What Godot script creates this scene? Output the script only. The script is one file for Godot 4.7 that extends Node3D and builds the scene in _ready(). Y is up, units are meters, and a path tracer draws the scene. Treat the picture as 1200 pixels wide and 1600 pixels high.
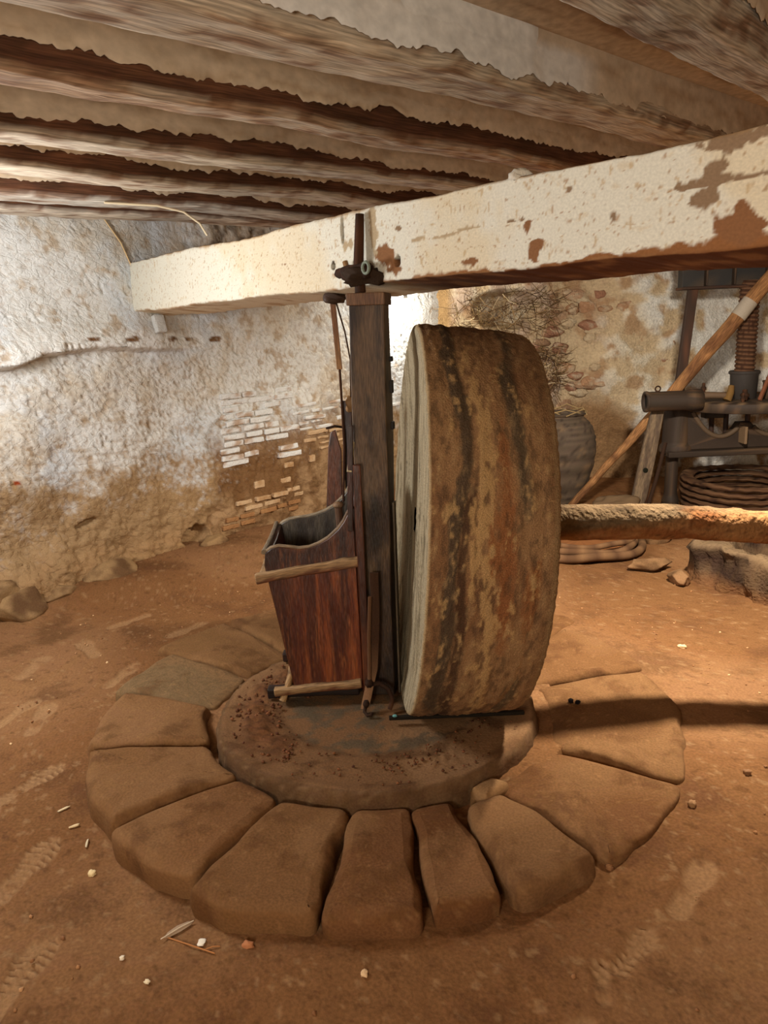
extends Node3D
# An old olive-oil mill: an edge-runner millstone on a round stone bed under a whitewashed beam.

const BEAM_O := Vector3(-0.02, 0.0, -3.03)      # where the beam's near face passes over the pivot post
const BEAM_D := Vector3(0.587, 0, 0.810)        # along the beam, towards the near right
const JOIST_D := Vector3(0.758, 0, -0.652)      # along the joists
const JOIST_N := Vector3(-0.652, 0, -0.758)     # across the joists, away from the door
const WALL_P := Vector3(-1.288, 0, -5.524)      # a point of the left wall
const WALL_D := Vector3(0.6645, 0, -0.7473)
const WALL_N := Vector3(0.7473, 0, 0.6645)
const BED := Vector3(-0.06, 0, -2.93)           # centre of the mill bed

var gc := Color.WHITE      # colour and uv of the vertex being made
var guv := Vector2.ZERO
var used := {}
var M := {}
var T := {}
var nA: FastNoiseLite
var nB: FastNoiseLite
var nC: FastNoiseLite
var nD: FastNoiseLite
var nR: FastNoiseLite
var nK: FastNoiseLite
var rng := RandomNumberGenerator.new()

# ------------------------------------------------------------------ small helpers
func L(r: float, g: float, b: float) -> Color:
	return Color(r / 255.0, g / 255.0, b / 255.0).srgb_to_linear()

func noise(sd: int, freq: float, oct: int, type := FastNoiseLite.TYPE_SIMPLEX_SMOOTH) -> FastNoiseLite:
	var n := FastNoiseLite.new()
	n.seed = sd
	n.noise_type = type
	n.frequency = freq
	n.fractal_octaves = oct
	n.fractal_type = FastNoiseLite.FRACTAL_FBM if oct > 1 else FastNoiseLite.FRACTAL_NONE
	return n

func ss(a: float, b: float, x: float) -> float:
	return smoothstep(a, b, x)

func bump(x: float, c: float, w: float) -> float:     # 1 at c, 0 beyond w
	var d := absf(x - c) / w
	return 0.0 if d >= 1.0 else 1.0 - d * d * (3.0 - 2.0 * d)

func grainy(base: Color, p: Vector3, amount: float) -> Color:
	var k := 1.0 + amount * nB.get_noise_3dv(p)
	return Color(base.r * k, base.g * k, base.b * k)

func numbered(called: String) -> String:
	var k: int = used.get(called, 0)
	used[called] = k + 1
	return called if k == 0 else "%s_%03d" % [called, k]

func tag(o: Node3D, label := "", category := "", group := "", kind := "") -> Node3D:
	if label: o.set_meta("label", label)
	if category: o.set_meta("category", category)
	if group: o.set_meta("group", group)
	if kind: o.set_meta("kind", kind)
	return o

func thing(called: String, label: String, category: String, at := Vector3.ZERO, group := "") -> Node3D:
	var o := Node3D.new()
	o.name = numbered(called)
	add_child(o, true)
	o.position = at
	tag(o, label, category, group)
	return o

func put(called: String, mesh: Mesh, m: Material, parent: Node3D = null, xf := Transform3D()) -> MeshInstance3D:
	var o := MeshInstance3D.new()
	o.mesh = mesh
	o.material_override = m
	o.cast_shadow = GeometryInstance3D.SHADOW_CASTING_SETTING_ON
	if parent == null:
		o.name = numbered(called)
		add_child(o, true)
		o.transform = xf
	else:
		o.name = called
		if parent.has_node(NodePath(called)):
			var k := 1
			while parent.has_node(NodePath("%s_%03d" % [called, k])):
				k += 1
			o.name = "%s_%03d" % [called, k]
		parent.add_child(o, true)
		o.transform = parent.global_transform.affine_inverse() * xf
	return o

func along(a: Vector3, b: Vector3, up := Vector3.UP) -> Transform3D:   # z from a to b, y close to up
	var z := (b - a).normalized()
	var x := up.cross(z).normalized()
	var y := z.cross(x).normalized()
	return Transform3D(Basis(x, y, z), a)

# ------------------------------------------------------------------ meshes
func commit(P: PackedVector3Array, C: PackedColorArray, U: PackedVector2Array, I: PackedInt32Array, seams: PackedInt32Array, facing = null) -> ArrayMesh:
	var N := PackedVector3Array()
	N.resize(P.size())
	var vol := 0.0
	var mid := Vector3.ZERO
	for p in P: mid += p
	mid /= maxf(1.0, P.size())
	var want: bool = facing != null
	for t in range(0, I.size(), 3):
		var a := P[I[t]]
		var n := (P[I[t + 2]] - a).cross(P[I[t + 1]] - a)
		N[I[t]] += n
		N[I[t + 1]] += n
		N[I[t + 2]] += n
		vol += n.dot(facing) if want else n.dot(a - mid)
	for k in range(0, seams.size(), 2):
		var s := N[seams[k]] + N[seams[k + 1]]
		N[seams[k]] = s
		N[seams[k + 1]] = s
	var flip := vol < 0.0
	for k in N.size():
		N[k] = N[k].normalized() if N[k].length_squared() > 1e-18 else Vector3.UP
		if flip: N[k] = -N[k]
	if flip:
		for t in range(0, I.size(), 3):
			var q := I[t]
			I[t] = I[t + 1]
			I[t + 1] = q
	var arr := []
	arr.resize(Mesh.ARRAY_MAX)
	arr[Mesh.ARRAY_VERTEX] = P
	arr[Mesh.ARRAY_NORMAL] = N
	arr[Mesh.ARRAY_COLOR] = C
	arr[Mesh.ARRAY_TEX_UV] = U
	arr[Mesh.ARRAY_INDEX] = I
	var m := ArrayMesh.new()
	m.add_surface_from_arrays(Mesh.PRIMITIVE_TRIANGLES, arr)
	return m

# a sheet of nu x nv vertices; fn(i, j) gives the place and sets gc and guv. wrap: the last column is the first one again
func grid(nu: int, nv: int, fn: Callable, wrap := false, facing = null, caps := false) -> ArrayMesh:
	var P := PackedVector3Array()
	var C := PackedColorArray()
	var U := PackedVector2Array()
	var I := PackedInt32Array()
	var S := PackedInt32Array()
	for j in nv:
		for i in nu:
			gc = Color.WHITE
			guv = Vector2.ZERO
			P.append(fn.call(i, j))
			C.append(gc)
			U.append(guv)
	for j in nv - 1:
		for i in nu - 1:
			var k := j * nu + i
			I.append_array([k, k + nu, k + 1, k + 1, k + nu, k + nu + 1])
	if wrap:
		for j in nv: S.append_array([j * nu, j * nu + nu - 1])
	if caps:
		for e in 2:
			var row := 0 if e == 0 else (nv - 1) * nu
			var c := Vector3.ZERO
			var first := P.size()
			for i in nu:
				P.append(P[row + i])
				C.append(C[row + i])
				U.append(Vector2(P[row + i].x, P[row + i].y))
				if i < nu - 1: c += P[row + i] / float(nu - 1)
			P.append(c)
			C.append(C[row])
			U.append(Vector2(c.x, c.y))
			for i in nu - 1:
				I.append_array([first + i, first + i + 1, first + nu] if e == 0 else [first + i + 1, first + i, first + nu])
	return commit(P, C, U, I, S, facing)

# a squared timber or plate along z: width x, height y, length z, with rounded edges. sub: pieces on the right, top, left and bottom sides.
# dis(p) moves a point, col(p) colours it
func bar(w: float, h: float, len: float, bev := 0.006, seg := 8, sub := [2, 2, 2, 2], dis = null, col = null) -> ArrayMesh:
	var ring := PackedVector2Array()     # unit-ish outline, x y
	var side := PackedInt32Array()
	var corners := [Vector2(1, -1), Vector2(1, 1), Vector2(-1, 1), Vector2(-1, -1)]
	for e in 4:
		var a: Vector2 = corners[e] * Vector2(w, h) / 2.0
		var b: Vector2 = corners[(e + 1) % 4] * Vector2(w, h) / 2.0
		var dir := (b - a).normalized()
		var a2 := a + dir * bev
		var b2 := b - dir * bev
		for k in sub[e] + 1:
			ring.append(a2.lerp(b2, float(k) / sub[e]))
			side.append(e)
		ring.append(b - dir * bev * 0.3 + Vector2(-dir.y, dir.x) * bev * 0.3)
		side.append(e)
	ring.append(ring[0])
	var peri := PackedFloat32Array()
	var acc := 0.0
	for k in ring.size():
		if k > 0: acc += ring[k].distance_to(ring[k - 1])
		peri.append(acc)
	var zs := [0.0, bev * 0.3, bev]
	var ins := [bev, bev * 0.3, 0.0]
	for k in range(1, seg): 
		zs.append(bev + (len - 2.0 * bev) * k / seg)
		ins.append(0.0)
	zs.append_array([len - bev, len - bev * 0.3, len])
	ins.append_array([0.0, bev * 0.3, bev])
	var fx := 2.0 / w
	var fy := 2.0 / h
	var f := func(i: int, j: int) -> Vector3:
		var q := ring[i]
		var s: float = ins[j]
		var p := Vector3(q.x * (1.0 - s * fx), q.y * (1.0 - s * fy), zs[j])
		guv = Vector2(peri[i], p.z)
		if col != null: gc = col.call(p)
		if dis != null: p = dis.call(p)
		return p
	return grid(ring.size(), zs.size(), f, true, null, true)

# a round member through the points, radius rad(t)
func tube(pts: Array, rad: Callable, sides := 8, col = null, caps := true) -> ArrayMesh:
	var n := pts.size()
	var fr := []
	var x := Vector3.ZERO
	for k in n:
		var d: Vector3 = (pts[mini(k + 1, n - 1)] - pts[maxi(k - 1, 0)]).normalized()
		if k == 0:
			x = d.cross(Vector3.UP if absf(d.y) < 0.9 else Vector3.RIGHT).normalized()
		x = (x - d * x.dot(d)).normalized()
		fr.append([x, d.cross(x)])
	var ls := PackedFloat32Array()
	var acc := 0.0
	for k in n:
		if k > 0: acc += pts[k].distance_to(pts[k - 1])
		ls.append(acc)
	var f := func(i: int, j: int) -> Vector3:
		var a := TAU * i / sides
		var t := float(j) / (n - 1)
		var r: float = rad.call(t)
		var dirv: Vector3 = fr[j][0] * cos(a) + fr[j][1] * sin(a)
		var p: Vector3 = pts[j] + dirv * r
		guv = Vector2(a * r, ls[j])
		if col != null: gc = col.call(p, a, t)
		return p
	return grid(sides + 1, n, f, true, null, caps)

func ring_points(c: Vector3, r: float, n: int, wob := 0.0, sd := 0.0) -> Array:
	var out := []
	for k in n + 1:
		var a := TAU * k / n
		var rr := r * (1.0 + wob * nA.get_noise_2d(cos(a) * 0.8 + sd, sin(a) * 0.8))
		out.append(c + Vector3(cos(a) * rr, wob * 0.3 * nA.get_noise_2d(cos(a) + sd, sin(a) + 9.0), sin(a) * rr))
	return out

# turned shape round y; prof: Vector2(r, y)
func lathe(prof: Array, segs: int, dis = null, col = null) -> ArrayMesh:
	var f := func(i: int, j: int) -> Vector3:
		var a := TAU * i / segs
		var q: Vector2 = prof[j]
		var p := Vector3(cos(a) * q.x, q.y, sin(a) * q.x)
		guv = Vector2(a * maxf(q.x, 0.02), q.y)
		if col != null: gc = col.call(p)
		if dis != null: p = dis.call(p, a)
		return p
	return grid(segs + 1, prof.size(), f, true)

# a board: outline in x y, thickness along z (centred), with a small bevel
func board(outline: PackedVector2Array, thick: float, bev := 0.003, col = null, cell := Vector2.ZERO) -> ArrayMesh:
	if Geometry2D.is_polygon_clockwise(outline): outline.reverse()
	var n := outline.size()
	var inner := PackedVector2Array()
	for k in n:
		var d1 := (outline[k] - outline[(k + n - 1) % n]).normalized()
		var d2 := (outline[(k + 1) % n] - outline[k]).normalized()
		var nn := (Vector2(-d1.y, d1.x) + Vector2(-d2.y, d2.x))
		nn = nn.normalized() / maxf(0.5, sqrt((1.0 + d1.dot(d2)) / 2.0))
		inner.append(outline[k] + nn * bev)
	var P := PackedVector3Array()
	var C := PackedColorArray()
	var U := PackedVector2Array()
	var I := PackedInt32Array()
	var levels := [[inner, thick / 2], [outline, thick / 2 - bev], [outline, -thick / 2 + bev], [inner, -thick / 2]]
	var tri := Geometry2D.triangulate_polygon(inner)
	var face := inner.duplicate()
	if cell != Vector2.ZERO:      # a finer mesh, so that the grain can be coloured
		face.clear()
		for k in n:
			var a := inner[k]
			var b := inner[(k + 1) % n]
			var m := maxi(1, int((b - a).length() / cell.length()))
			for q in m: face.append(a.lerp(b, float(q) / m))
		var box := Rect2(inner[0], Vector2.ZERO)
		for q in inner: box = box.expand(q)
		var row := 0
		var y := box.position.y + cell.y * 0.5
		while y < box.end.y:
			var x := box.position.x + cell.x * (0.5 if row % 2 == 0 else 0.98)
			while x < box.end.x:
				var near := false
				for d in [Vector2(cell.x, 0), Vector2(-cell.x, 0), Vector2(0, cell.y), Vector2(0, -cell.y)]:
					if not Geometry2D.is_point_in_polygon(Vector2(x, y) + d * 0.4, inner): near = true
				if not near: face.append(Vector2(x, y))
				x += cell.x
			y += cell.y
			row += 1
		var all := Geometry2D.triangulate_delaunay(face)
		tri = PackedInt32Array()
		for t in range(0, all.size(), 3):
			var a := face[all[t]]
			var b := face[all[t + 1]]
			var c := face[all[t + 2]]
			var area := (b - a).cross(c - a)
			if absf(area) < 1e-9 or not Geometry2D.is_point_in_polygon((a + b + c) / 3.0, inner): continue
			if area > 0.0: tri.append_array([all[t], all[t + 1], all[t + 2]])
			else: tri.append_array([all[t], all[t + 2], all[t + 1]])
	for e in 2:
		var first := P.size()
		for q in face:
			P.append(Vector3(q.x, q.y, thick / 2 if e == 0 else -thick / 2))
		for t in range(0, tri.size(), 3):
			if e == 0: I.append_array([first + tri[t], first + tri[t + 2], first + tri[t + 1]])
			else: I.append_array([first + tri[t], first + tri[t + 1], first + tri[t + 2]])
	for l in 3:
		for h in 1:
			var first := P.size()
			for r in 2:
				for k in n + 1:
					var q: Vector2 = levels[l + r][0][k % n]
					P.append(Vector3(q.x, q.y, levels[l + r][1]))
			for k in n:
				var a := first + k
				I.append_array([a, a + 1, a + n + 1, a + 1, a + n + 2, a + n + 1])
	var wn := (P[I[2]] - P[I[0]]).cross(P[I[1]] - P[I[0]])
	if wn.z < 0:      # the triangulation ran the other way: turn the two faces over
		for t in range(0, tri.size() * 2, 3):
			var q := I[t]
			I[t] = I[t + 1]
			I[t + 1] = q
	for p in P:
		U.append(Vector2(p.x + p.z, p.y))
		C.append(col.call(p) if col != null else Color.WHITE)
	return commit(P, C, U, I, PackedInt32Array())

func rock(r: Vector3, sd: float, rough := 0.25, nu := 28, nv := 16, col = null, facets := 0) -> ArrayMesh:
	var planes := []
	for k in facets:      # flat broken faces: the stone is what lies inside all of these planes
		var y := 1.0 - 2.0 * (k + 0.5) / facets
		var an := k * 2.39996 + sd
		var dirv := Vector3(cos(an) * sqrt(1.0 - y * y), y, sin(an) * sqrt(1.0 - y * y))
		planes.append([(dirv + 0.45 * Vector3(nA.get_noise_2d(k * 3.0, sd), nA.get_noise_2d(k * 3.0, sd + 30.0), nA.get_noise_2d(k * 3.0, sd + 60.0))).normalized(), 0.78 + 0.20 * absf(nA.get_noise_2d(sd, k * 5.0)) * 2.0])
	var f := func(i: int, j: int) -> Vector3:
		var a := TAU * i / nu
		var b := PI * j / (nv - 1)
		var d := Vector3(cos(a) * sin(b), cos(b), sin(a) * sin(b))
		var q := d * 1.1 + Vector3(sd, sd * 0.7, -sd)
		var k := 1.0 + rough * nA.get_noise_3dv(q) * 1.6 + rough * 0.35 * nB.get_noise_3dv(q)
		var dd := d
		if facets > 0:
			var m := 1.25
			for pl in planes:
				var c: float = d.dot(pl[0])
				if c > 0.15: m = minf(m, pl[1] / c)
			k *= m
		else: dd = Vector3(signf(d.x) * pow(absf(d.x), 0.75), signf(d.y) * pow(absf(d.y), 0.75), signf(d.z) * pow(absf(d.z), 0.75))
		var p := dd * k * r
		if col != null: gc = col.call(p + Vector3(sd, sd, sd))
		return p
	return grid(nu + 1, nv, f, true)

# ------------------------------------------------------------------ textures and materials
func noise_tex(sd: int, freq: float, oct: int, lo: Color, hi: Color, normal := 0.0, type := FastNoiseLite.TYPE_SIMPLEX_SMOOTH, size := 512) -> NoiseTexture2D:
	var t := NoiseTexture2D.new()
	t.width = size
	t.height = size
	t.seamless = true
	t.generate_mipmaps = false
	t.noise = noise(sd, freq, oct, type)
	if type == FastNoiseLite.TYPE_CELLULAR:
		t.noise.cellular_return_type = FastNoiseLite.RETURN_DISTANCE2_SUB
		t.noise.domain_warp_enabled = true
		t.noise.domain_warp_amplitude = 22.0
		t.noise.domain_warp_frequency = 0.03
	if normal > 0.0:
		t.as_normal_map = true
		t.bump_strength = normal
	else:
		var g := Gradient.new()
		g.set_color(0, lo)
		g.set_color(1, hi)
		t.color_ramp = g
	return t

func mat(called: String, alb: Texture2D, nrm: Texture2D, nscale: float, uv: Vector3, tri := true, rough := 0.9, metal := 0.0, spec := 0.4) -> StandardMaterial3D:
	var m := StandardMaterial3D.new()
	m.resource_name = called
	m.vertex_color_use_as_albedo = true
	m.albedo_texture = alb
	if nrm:
		m.normal_enabled = true
		m.normal_texture = nrm
		m.normal_scale = nscale
	m.uv1_scale = uv
	m.uv1_triplanar = tri
	m.uv1_world_triplanar = tri
	m.roughness = rough
	m.metallic = metal
	m.metallic_specular = spec
	m.cull_mode = BaseMaterial3D.CULL_DISABLED
	M[called] = m
	return m

func materials() -> void:
	var g := func(a: float) -> Color: return Color(a, a, a)
	T.speck = noise_tex(11, 0.05, 5, g.call(0.80), g.call(1.0))
	T.soft = noise_tex(18, 0.09, 5, g.call(0.86), g.call(1.0))
	T.fine = noise_tex(12, 0.11, 4, g.call(0.58), g.call(1.0))
	T.rough = noise_tex(13, 0.03, 6, Color(), Color(), 5.0)
	T.roughb = noise_tex(14, 0.06, 5, Color(), Color(), 6.0)
	T.wood = noise_tex(15, 0.045, 5, g.call(0.60), g.call(1.0))
	T.woodn = noise_tex(16, 0.05, 4, Color(), Color(), 3.5)
	T.crack = noise_tex(17, 0.018, 1, g.call(0.0), g.call(1.0), 0.0, FastNoiseLite.TYPE_CELLULAR)
	var cg: Gradient = T.crack.color_ramp
	cg.set_offset(1, 0.16)
	mat("dirt", T.speck, T.rough, 0.45, Vector3.ONE * 2.6, true, 1.0, 0, 0.15)
	mat("stone", T.speck, T.rough, 0.45, Vector3.ONE * 3.4, true, 0.95, 0, 0.2)
	mat("runner", T.fine, T.roughb, 0.9, Vector3.ONE * 3.5, true, 0.85, 0, 0.3)
	mat("face", T.wood, T.woodn, 0.5, Vector3(5, 0.7, 1), false, 0.85, 0, 0.3)
	var pl := mat("plaster", T.soft, T.rough, 0.6, Vector3.ONE * 2.3, true, 0.95, 0, 0.2)
	pl.heightmap_enabled = true
	pl.heightmap_texture = T.crack
	pl.heightmap_scale = 0.3
	mat("rubble", T.speck, T.roughb, 1.0, Vector3.ONE * 1.3, true, 0.95, 0, 0.2)
	mat("limewash", T.soft, T.rough, 0.12, Vector3.ONE * 2.4, true, 0.9, 0, 0.25)
	mat("ceil", T.speck, T.rough, 0.15, Vector3.ONE * 0.8, true, 0.95, 0, 0.2)
	mat("timber", T.wood, T.woodn, 0.28, Vector3(5.0, 0.22, 1), false, 0.85, 0, 0.3)
	mat("oldwood", T.wood, T.woodn, 0.6, Vector3(7.0, 0.6, 1), false, 0.6, 0, 0.4)
	mat("plank", T.wood, T.woodn, 0.25, Vector3(8.0, 0.5, 1), false, 0.45, 0, 0.45)
	mat("log", T.wood, T.woodn, 0.5, Vector3(4.0, 0.5, 1), false, 0.85, 0, 0.3)
	mat("iron", T.fine, T.roughb, 0.45, Vector3.ONE * 5.0, true, 0.7, 0.0, 0.4)
	mat("rust", T.fine, T.roughb, 0.7, Vector3.ONE * 6.0, true, 0.85, 0.1, 0.3)
	mat("clay", T.fine, T.rough, 0.5, Vector3.ONE * 4.0, true, 0.8, 0, 0.3)
	mat("straw", T.fine, T.roughb, 0.6, Vector3.ONE * 8.0, true, 0.95, 0, 0.2)
	mat("plain", null, null, 0, Vector3.ONE, false, 0.8, 0, 0.3)

# ------------------------------------------------------------------ camera, lamps, exposure
func lamp_light(at: Vector3, energy: float, col: Color, size: float) -> void:
	var l := OmniLight3D.new()
	l.name = numbered("lamp_glow")
	l.light_color = col
	l.light_energy = energy
	l.light_size = size
	l.omni_range = 16.0
	l.omni_attenuation = 2.0
	l.shadow_enabled = true
	add_child(l, true)
	l.position = at

func view_and_light() -> void:
	var cam := Camera3D.new()
	cam.name = "camera"
	add_child(cam)
	cam.fov = rad_to_deg(2.0 * atan(800.0 / 1195.0))
	cam.near = 0.05
	cam.far = 60.0
	var p := deg_to_rad(13.4)
	var r := deg_to_rad(2.45)
	var u0 := Vector3(0, cos(p), -sin(p))
	var fwd := Vector3(0, -sin(p), -cos(p))
	var right := Vector3.RIGHT * cos(r) - u0 * sin(r)
	cam.transform = Transform3D(Basis(right, right.cross(fwd), -fwd), Vector3(0, 1.6, 0))
	cam.current = true
	var e := Environment.new()
	e.background_mode = Environment.BG_COLOR
	e.background_color = Color(0.02, 0.02, 0.02)
	e.tonemap_mode = Environment.TONE_MAPPER_LINEAR
	e.tonemap_exposure = 1.0
	e.sdfgi_enabled = true
	e.ssao_enabled = true
	e.ssil_enabled = true
	var we := WorldEnvironment.new()
	we.name = "environment"
	we.environment = e
	add_child(we)
	lamp_light(UNSEEN_LAMP_LEFT, 3.4, Color(0.975, 0.985, 1.0), 0.25)
	lamp_light(LAMP_FAR, 0.85, Color(1.0, 0.98, 0.93), 0.05)
	lamp_light(ADDED_FILL_LAMP, 4.5, Color(1.0, 0.97, 0.93), 0.25)
	var s := SpotLight3D.new()
	s.name = "unseen_lamp_glow_press"
	s.light_color = Color(1.0, 0.96, 0.90)
	s.light_energy = 12.0
	s.light_size = 0.06
	s.spot_range = 16.0
	s.spot_angle = 84.0
	s.spot_angle_attenuation = 0.5
	s.spot_attenuation = 2.0
	s.shadow_enabled = true
	add_child(s, true)
	s.transform = Transform3D(Basis.looking_at(UNSEEN_LAMP_PRESS_AIM, Vector3.FORWARD), UNSEEN_LAMP_PRESS)

const UNSEEN_LAMP_LEFT := Vector3(-2.05, 1.72, -2.95)  # out of view; lights the left wall and the beam
const LAMP_FAR := Vector3(0.27, 1.82, -7.0)
const ADDED_FILL_LAMP := Vector3(-0.7, 1.50, 1.0)  # added fill behind the viewer, brightens the near side
const UNSEEN_LAMP_PRESS_AIM := Vector3(0.30, -1.0, -0.55)
const UNSEEN_LAMP_PRESS := Vector3(1.45, 1.96, -3.35)  # out of view behind the beam; lights shaft, floor and back wall

func rust_color(p: Vector3, _a := 0.0, _t := 0.0) -> Color:
	return L(66, 44, 32).lerp(L(110, 70, 44), ss(0.0, 0.4, nB.get_noise_3dv(p * 3.0)))

func iron_color(p: Vector3, _a := 0.0, _t := 0.0) -> Color:
	return L(62, 49, 38).lerp(L(106, 80, 56), ss(0.0, 0.4, nB.get_noise_3dv(p * 2.0)))

# ------------------------------------------------------------------ the room
func lerp_list(pts: Array, x: float) -> float:      # [[x, y], ...] ascending
	if x <= pts[0][0]: return pts[0][1]
	for k in range(1, pts.size()):
		if x <= pts[k][0]:
			var t: float = (x - pts[k - 1][0]) / (pts[k][0] - pts[k - 1][0])
			return lerpf(pts[k - 1][1], pts[k][1], t * t * (3.0 - 2.0 * t))
	return pts[-1][1]

var ledge := [[-2.2, 1.43], [-1.35, 1.47], [-1.07, 1.535], [-0.78, 1.555], [-0.22, 1.525], [0.1, 1.52]]

func bare_mask(s: float, y: float) -> float:        # where the plaster of the left wall has come off the brickwork
	var e := 0.16 * nA.get_noise_2d(s * 3.0 + 7.0, y * 3.0) + 0.06 * nB.get_noise_2d(s * 2.0, y * 2.0)
	var m := ss(0.02, 0.16, s + e) * ss(1.24, 1.10, y + e) * ss(2.1, 1.8, s)
	return m

func wall_left_disp(s: float, y: float) -> float:
	var q := Vector3(s, y, 0.0)
	var d := 0.030 * nA.get_noise_3dv(q * 1.2) + 0.012 * nB.get_noise_3dv(q * 0.9)
	var yl := lerp_list(ledge, s)
	var fade := ss(0.06, -0.55, s)
	var lip := ss(yl - 0.012, yl + 0.012, y) 
	d += fade * lip * (0.045 + (0.06 + 0.05 * ss(-0.5, -1.3, s)) * ss(yl + 0.30, yl + 0.05, y))
	# flaked coats of limewash: steps between coats
	var coat := nA.get_noise_3dv(q * 3.1 + Vector3(3, 1, 9)) + 0.4 * nB.get_noise_3dv(q * 2.0)
	d += (0.006 * ss(-0.02, 0.03, coat) + 0.005 * ss(0.22, 0.26, coat)) * (0.5 if y > 1.6 and s < 0.0 else 1.0)
	# ridges and cracks
	var cr := absf(nK.get_noise_3dv(q * 2.4))
	d -= 0.014 * ss(0.035, 0.0, cr) * ss(-0.3, 0.3, nA.get_noise_3dv(q * 1.7 + Vector3(9, 9, 9)))
	var fl := nD.get_noise_3dv(q * 0.8) + 0.5 * nC.get_noise_3dv(q)
	d -= 0.006 * ss(0.12, 0.34, fl) * ss(1.75, 1.35, y) + 0.003 * ss(0.12, 0.34, fl)
	# worn foot of the wall
	var low := ss(0.75, 0.15, y)
	d += low * (0.05 * nB.get_noise_3dv(q * 0.7 + Vector3(5, 0, 0)) + 0.022 * nC.get_noise_3dv(q)) - 0.03 * low
	d += 0.10 * ss(0.42, 0.12, y + 0.1 * nA.get_noise_2d(s * 3.0, 4.0)) * ss(-0.7, -1.5, s)
	var hole := ss(1.0, 0.6, Vector2((s + 0.10) / 0.13, (y - 0.17) / 0.085).length() + 0.35 * nB.get_noise_3dv(q * 1.5))
	d -= 0.14 * hole
	var hole2 := ss(1.0, 0.6, Vector2((s + 0.94) / 0.09, (y - 0.46 - 0.25 * (s + 0.94)) / 0.025).length() + 0.3 * nB.get_noise_3dv(q * 1.5))
	d -= 0.05 * hole2
	# rough broken masonry under the ceiling, left of the beam end
	var br := ss(1.0, 0.6, Vector2((s - 0.45) / 0.65, (y - 2.30) / 0.14).length())
	d += br * (0.05 * nB.get_noise_3dv(q * 0.9) - 0.02)
	d -= 0.030 * bare_mask(s, y) * (0.75 + 0.5 * nB.get_noise_3dv(q))
	return d

func wall_left_color(s: float, y: float) -> Color:
	var q := Vector3(s, y, 2.0)
	var na := nA.get_noise_3dv(q * 1.1)
	var nb := nB.get_noise_3dv(q * 1.2)
	var nc := nC.get_noise_3dv(q * 1.4)
	var c := L(232, 230, 222)
	c = c.lerp(L(208, 214, 218), ss(-0.2, 0.3, nA.get_noise_3dv(q * 0.8 + Vector3(20, 0, 0))) * 0.7)
	# ochre wash showing through, mostly above the ledge and between the flakes
	var tan := ss(-0.05, 0.45, na * 0.8 + nb * 0.6 + (0.16 if y > 1.58 and s < 0.0 else -0.03))
	c = c.lerp(L(218, 204, 180), tan * 0.7)
	var yl := lerp_list(ledge, s)
	if s < 0.1: c = c.lerp(L(240, 238, 230), ss(yl - 0.01, yl + 0.02, y) * ss(yl + 0.16, yl + 0.07, y) * 0.9)
	for ch in [-0.80, -0.52, -0.20, -0.03, 0.20]:
		c = c.lerp(L(122, 88, 58), ss(1.0, 0.75, Vector2((s - ch) / 0.055, (y - 1.592 + 0.03 * ch) / 0.018).length() + 0.7 * nb + 0.3 * nc))
	c = c.lerp(L(186, 162, 132), ss(0.24, 0.46, nb + nc * 0.45) * (0.7 if s > 0.2 or y > 1.5 else 0.4))
	var fl := nD.get_noise_3dv(Vector3(s, y, 0.0) * 0.8) + 0.5 * nC.get_noise_3dv(Vector3(s, y, 0.0))
	c = c.lerp(L(170, 140, 104), ss(0.16, 0.34, fl) * (0.45 if s < 0.2 and y < 1.45 else 0.3))
	var yb := 0.80 + 0.16 * na - 0.10 * ss(-0.8, -1.6, s)
	var k := ss(-0.34, 0.38, (yb - y) * 1.35 + nb * 0.42 + nc * 0.36)
	c = c.lerp(L(168, 138, 100), k)
	c = c.lerp(L(160, 126, 88), ss(0.40, 0.12, y + 0.12 * nb))
	c = c.lerp(L(150, 120, 84), ss(0.05, 0.4, nb) * k * 0.6)
	var bm := bare_mask(s, y)
	var earth := L(132, 100, 68).lerp(L(164, 132, 96), ss(-0.1, 0.3, nb))
	c = c.lerp(earth, bm * ss(1.05, 0.72, y + 0.25 * nb + 0.1 * ss(0.6, 0.0, s)) * 0.95)
	c = c.lerp(L(120, 86, 54), ss(1.3, 0.7, Vector2((s - 0.50) / 0.42, (y - 0.49) / 0.17).length() + 0.5 * nb) * 0.8)
	c = c.lerp(L(110, 96, 80), ss(1.0, 0.7, Vector2((s - 0.45) / 0.6, (y - 2.30) / 0.10).length()) * ss(-0.1, 0.3, nb) * 0.9)
	c = c.lerp(L(206, 205, 196), ss(0.30, 0.40, nC.get_noise_3dv(q * 2.2)) * 0.4 * (1.0 - k))
	var spot := ss(0.030, 0.015, Vector2(s + 1.37, (y - 0.80) * 1.6).length() + 0.02 * nc)
	c = c.lerp(L(160, 74, 40), spot)
	return c

func spaced(a: float, b: float, c: float, d: float, fine: float, coarse: float) -> PackedFloat32Array:   # coarse from a, fine from b to c, coarse to d
	var out := PackedFloat32Array()
	var x := a
	while x < b: 
		out.append(x)
		x += coarse
	x = b
	while x < c:
		out.append(x)
		x += fine
	x = c
	while x < d:
		out.append(x)
		x += coarse
	out.append(d)
	return out

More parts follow.
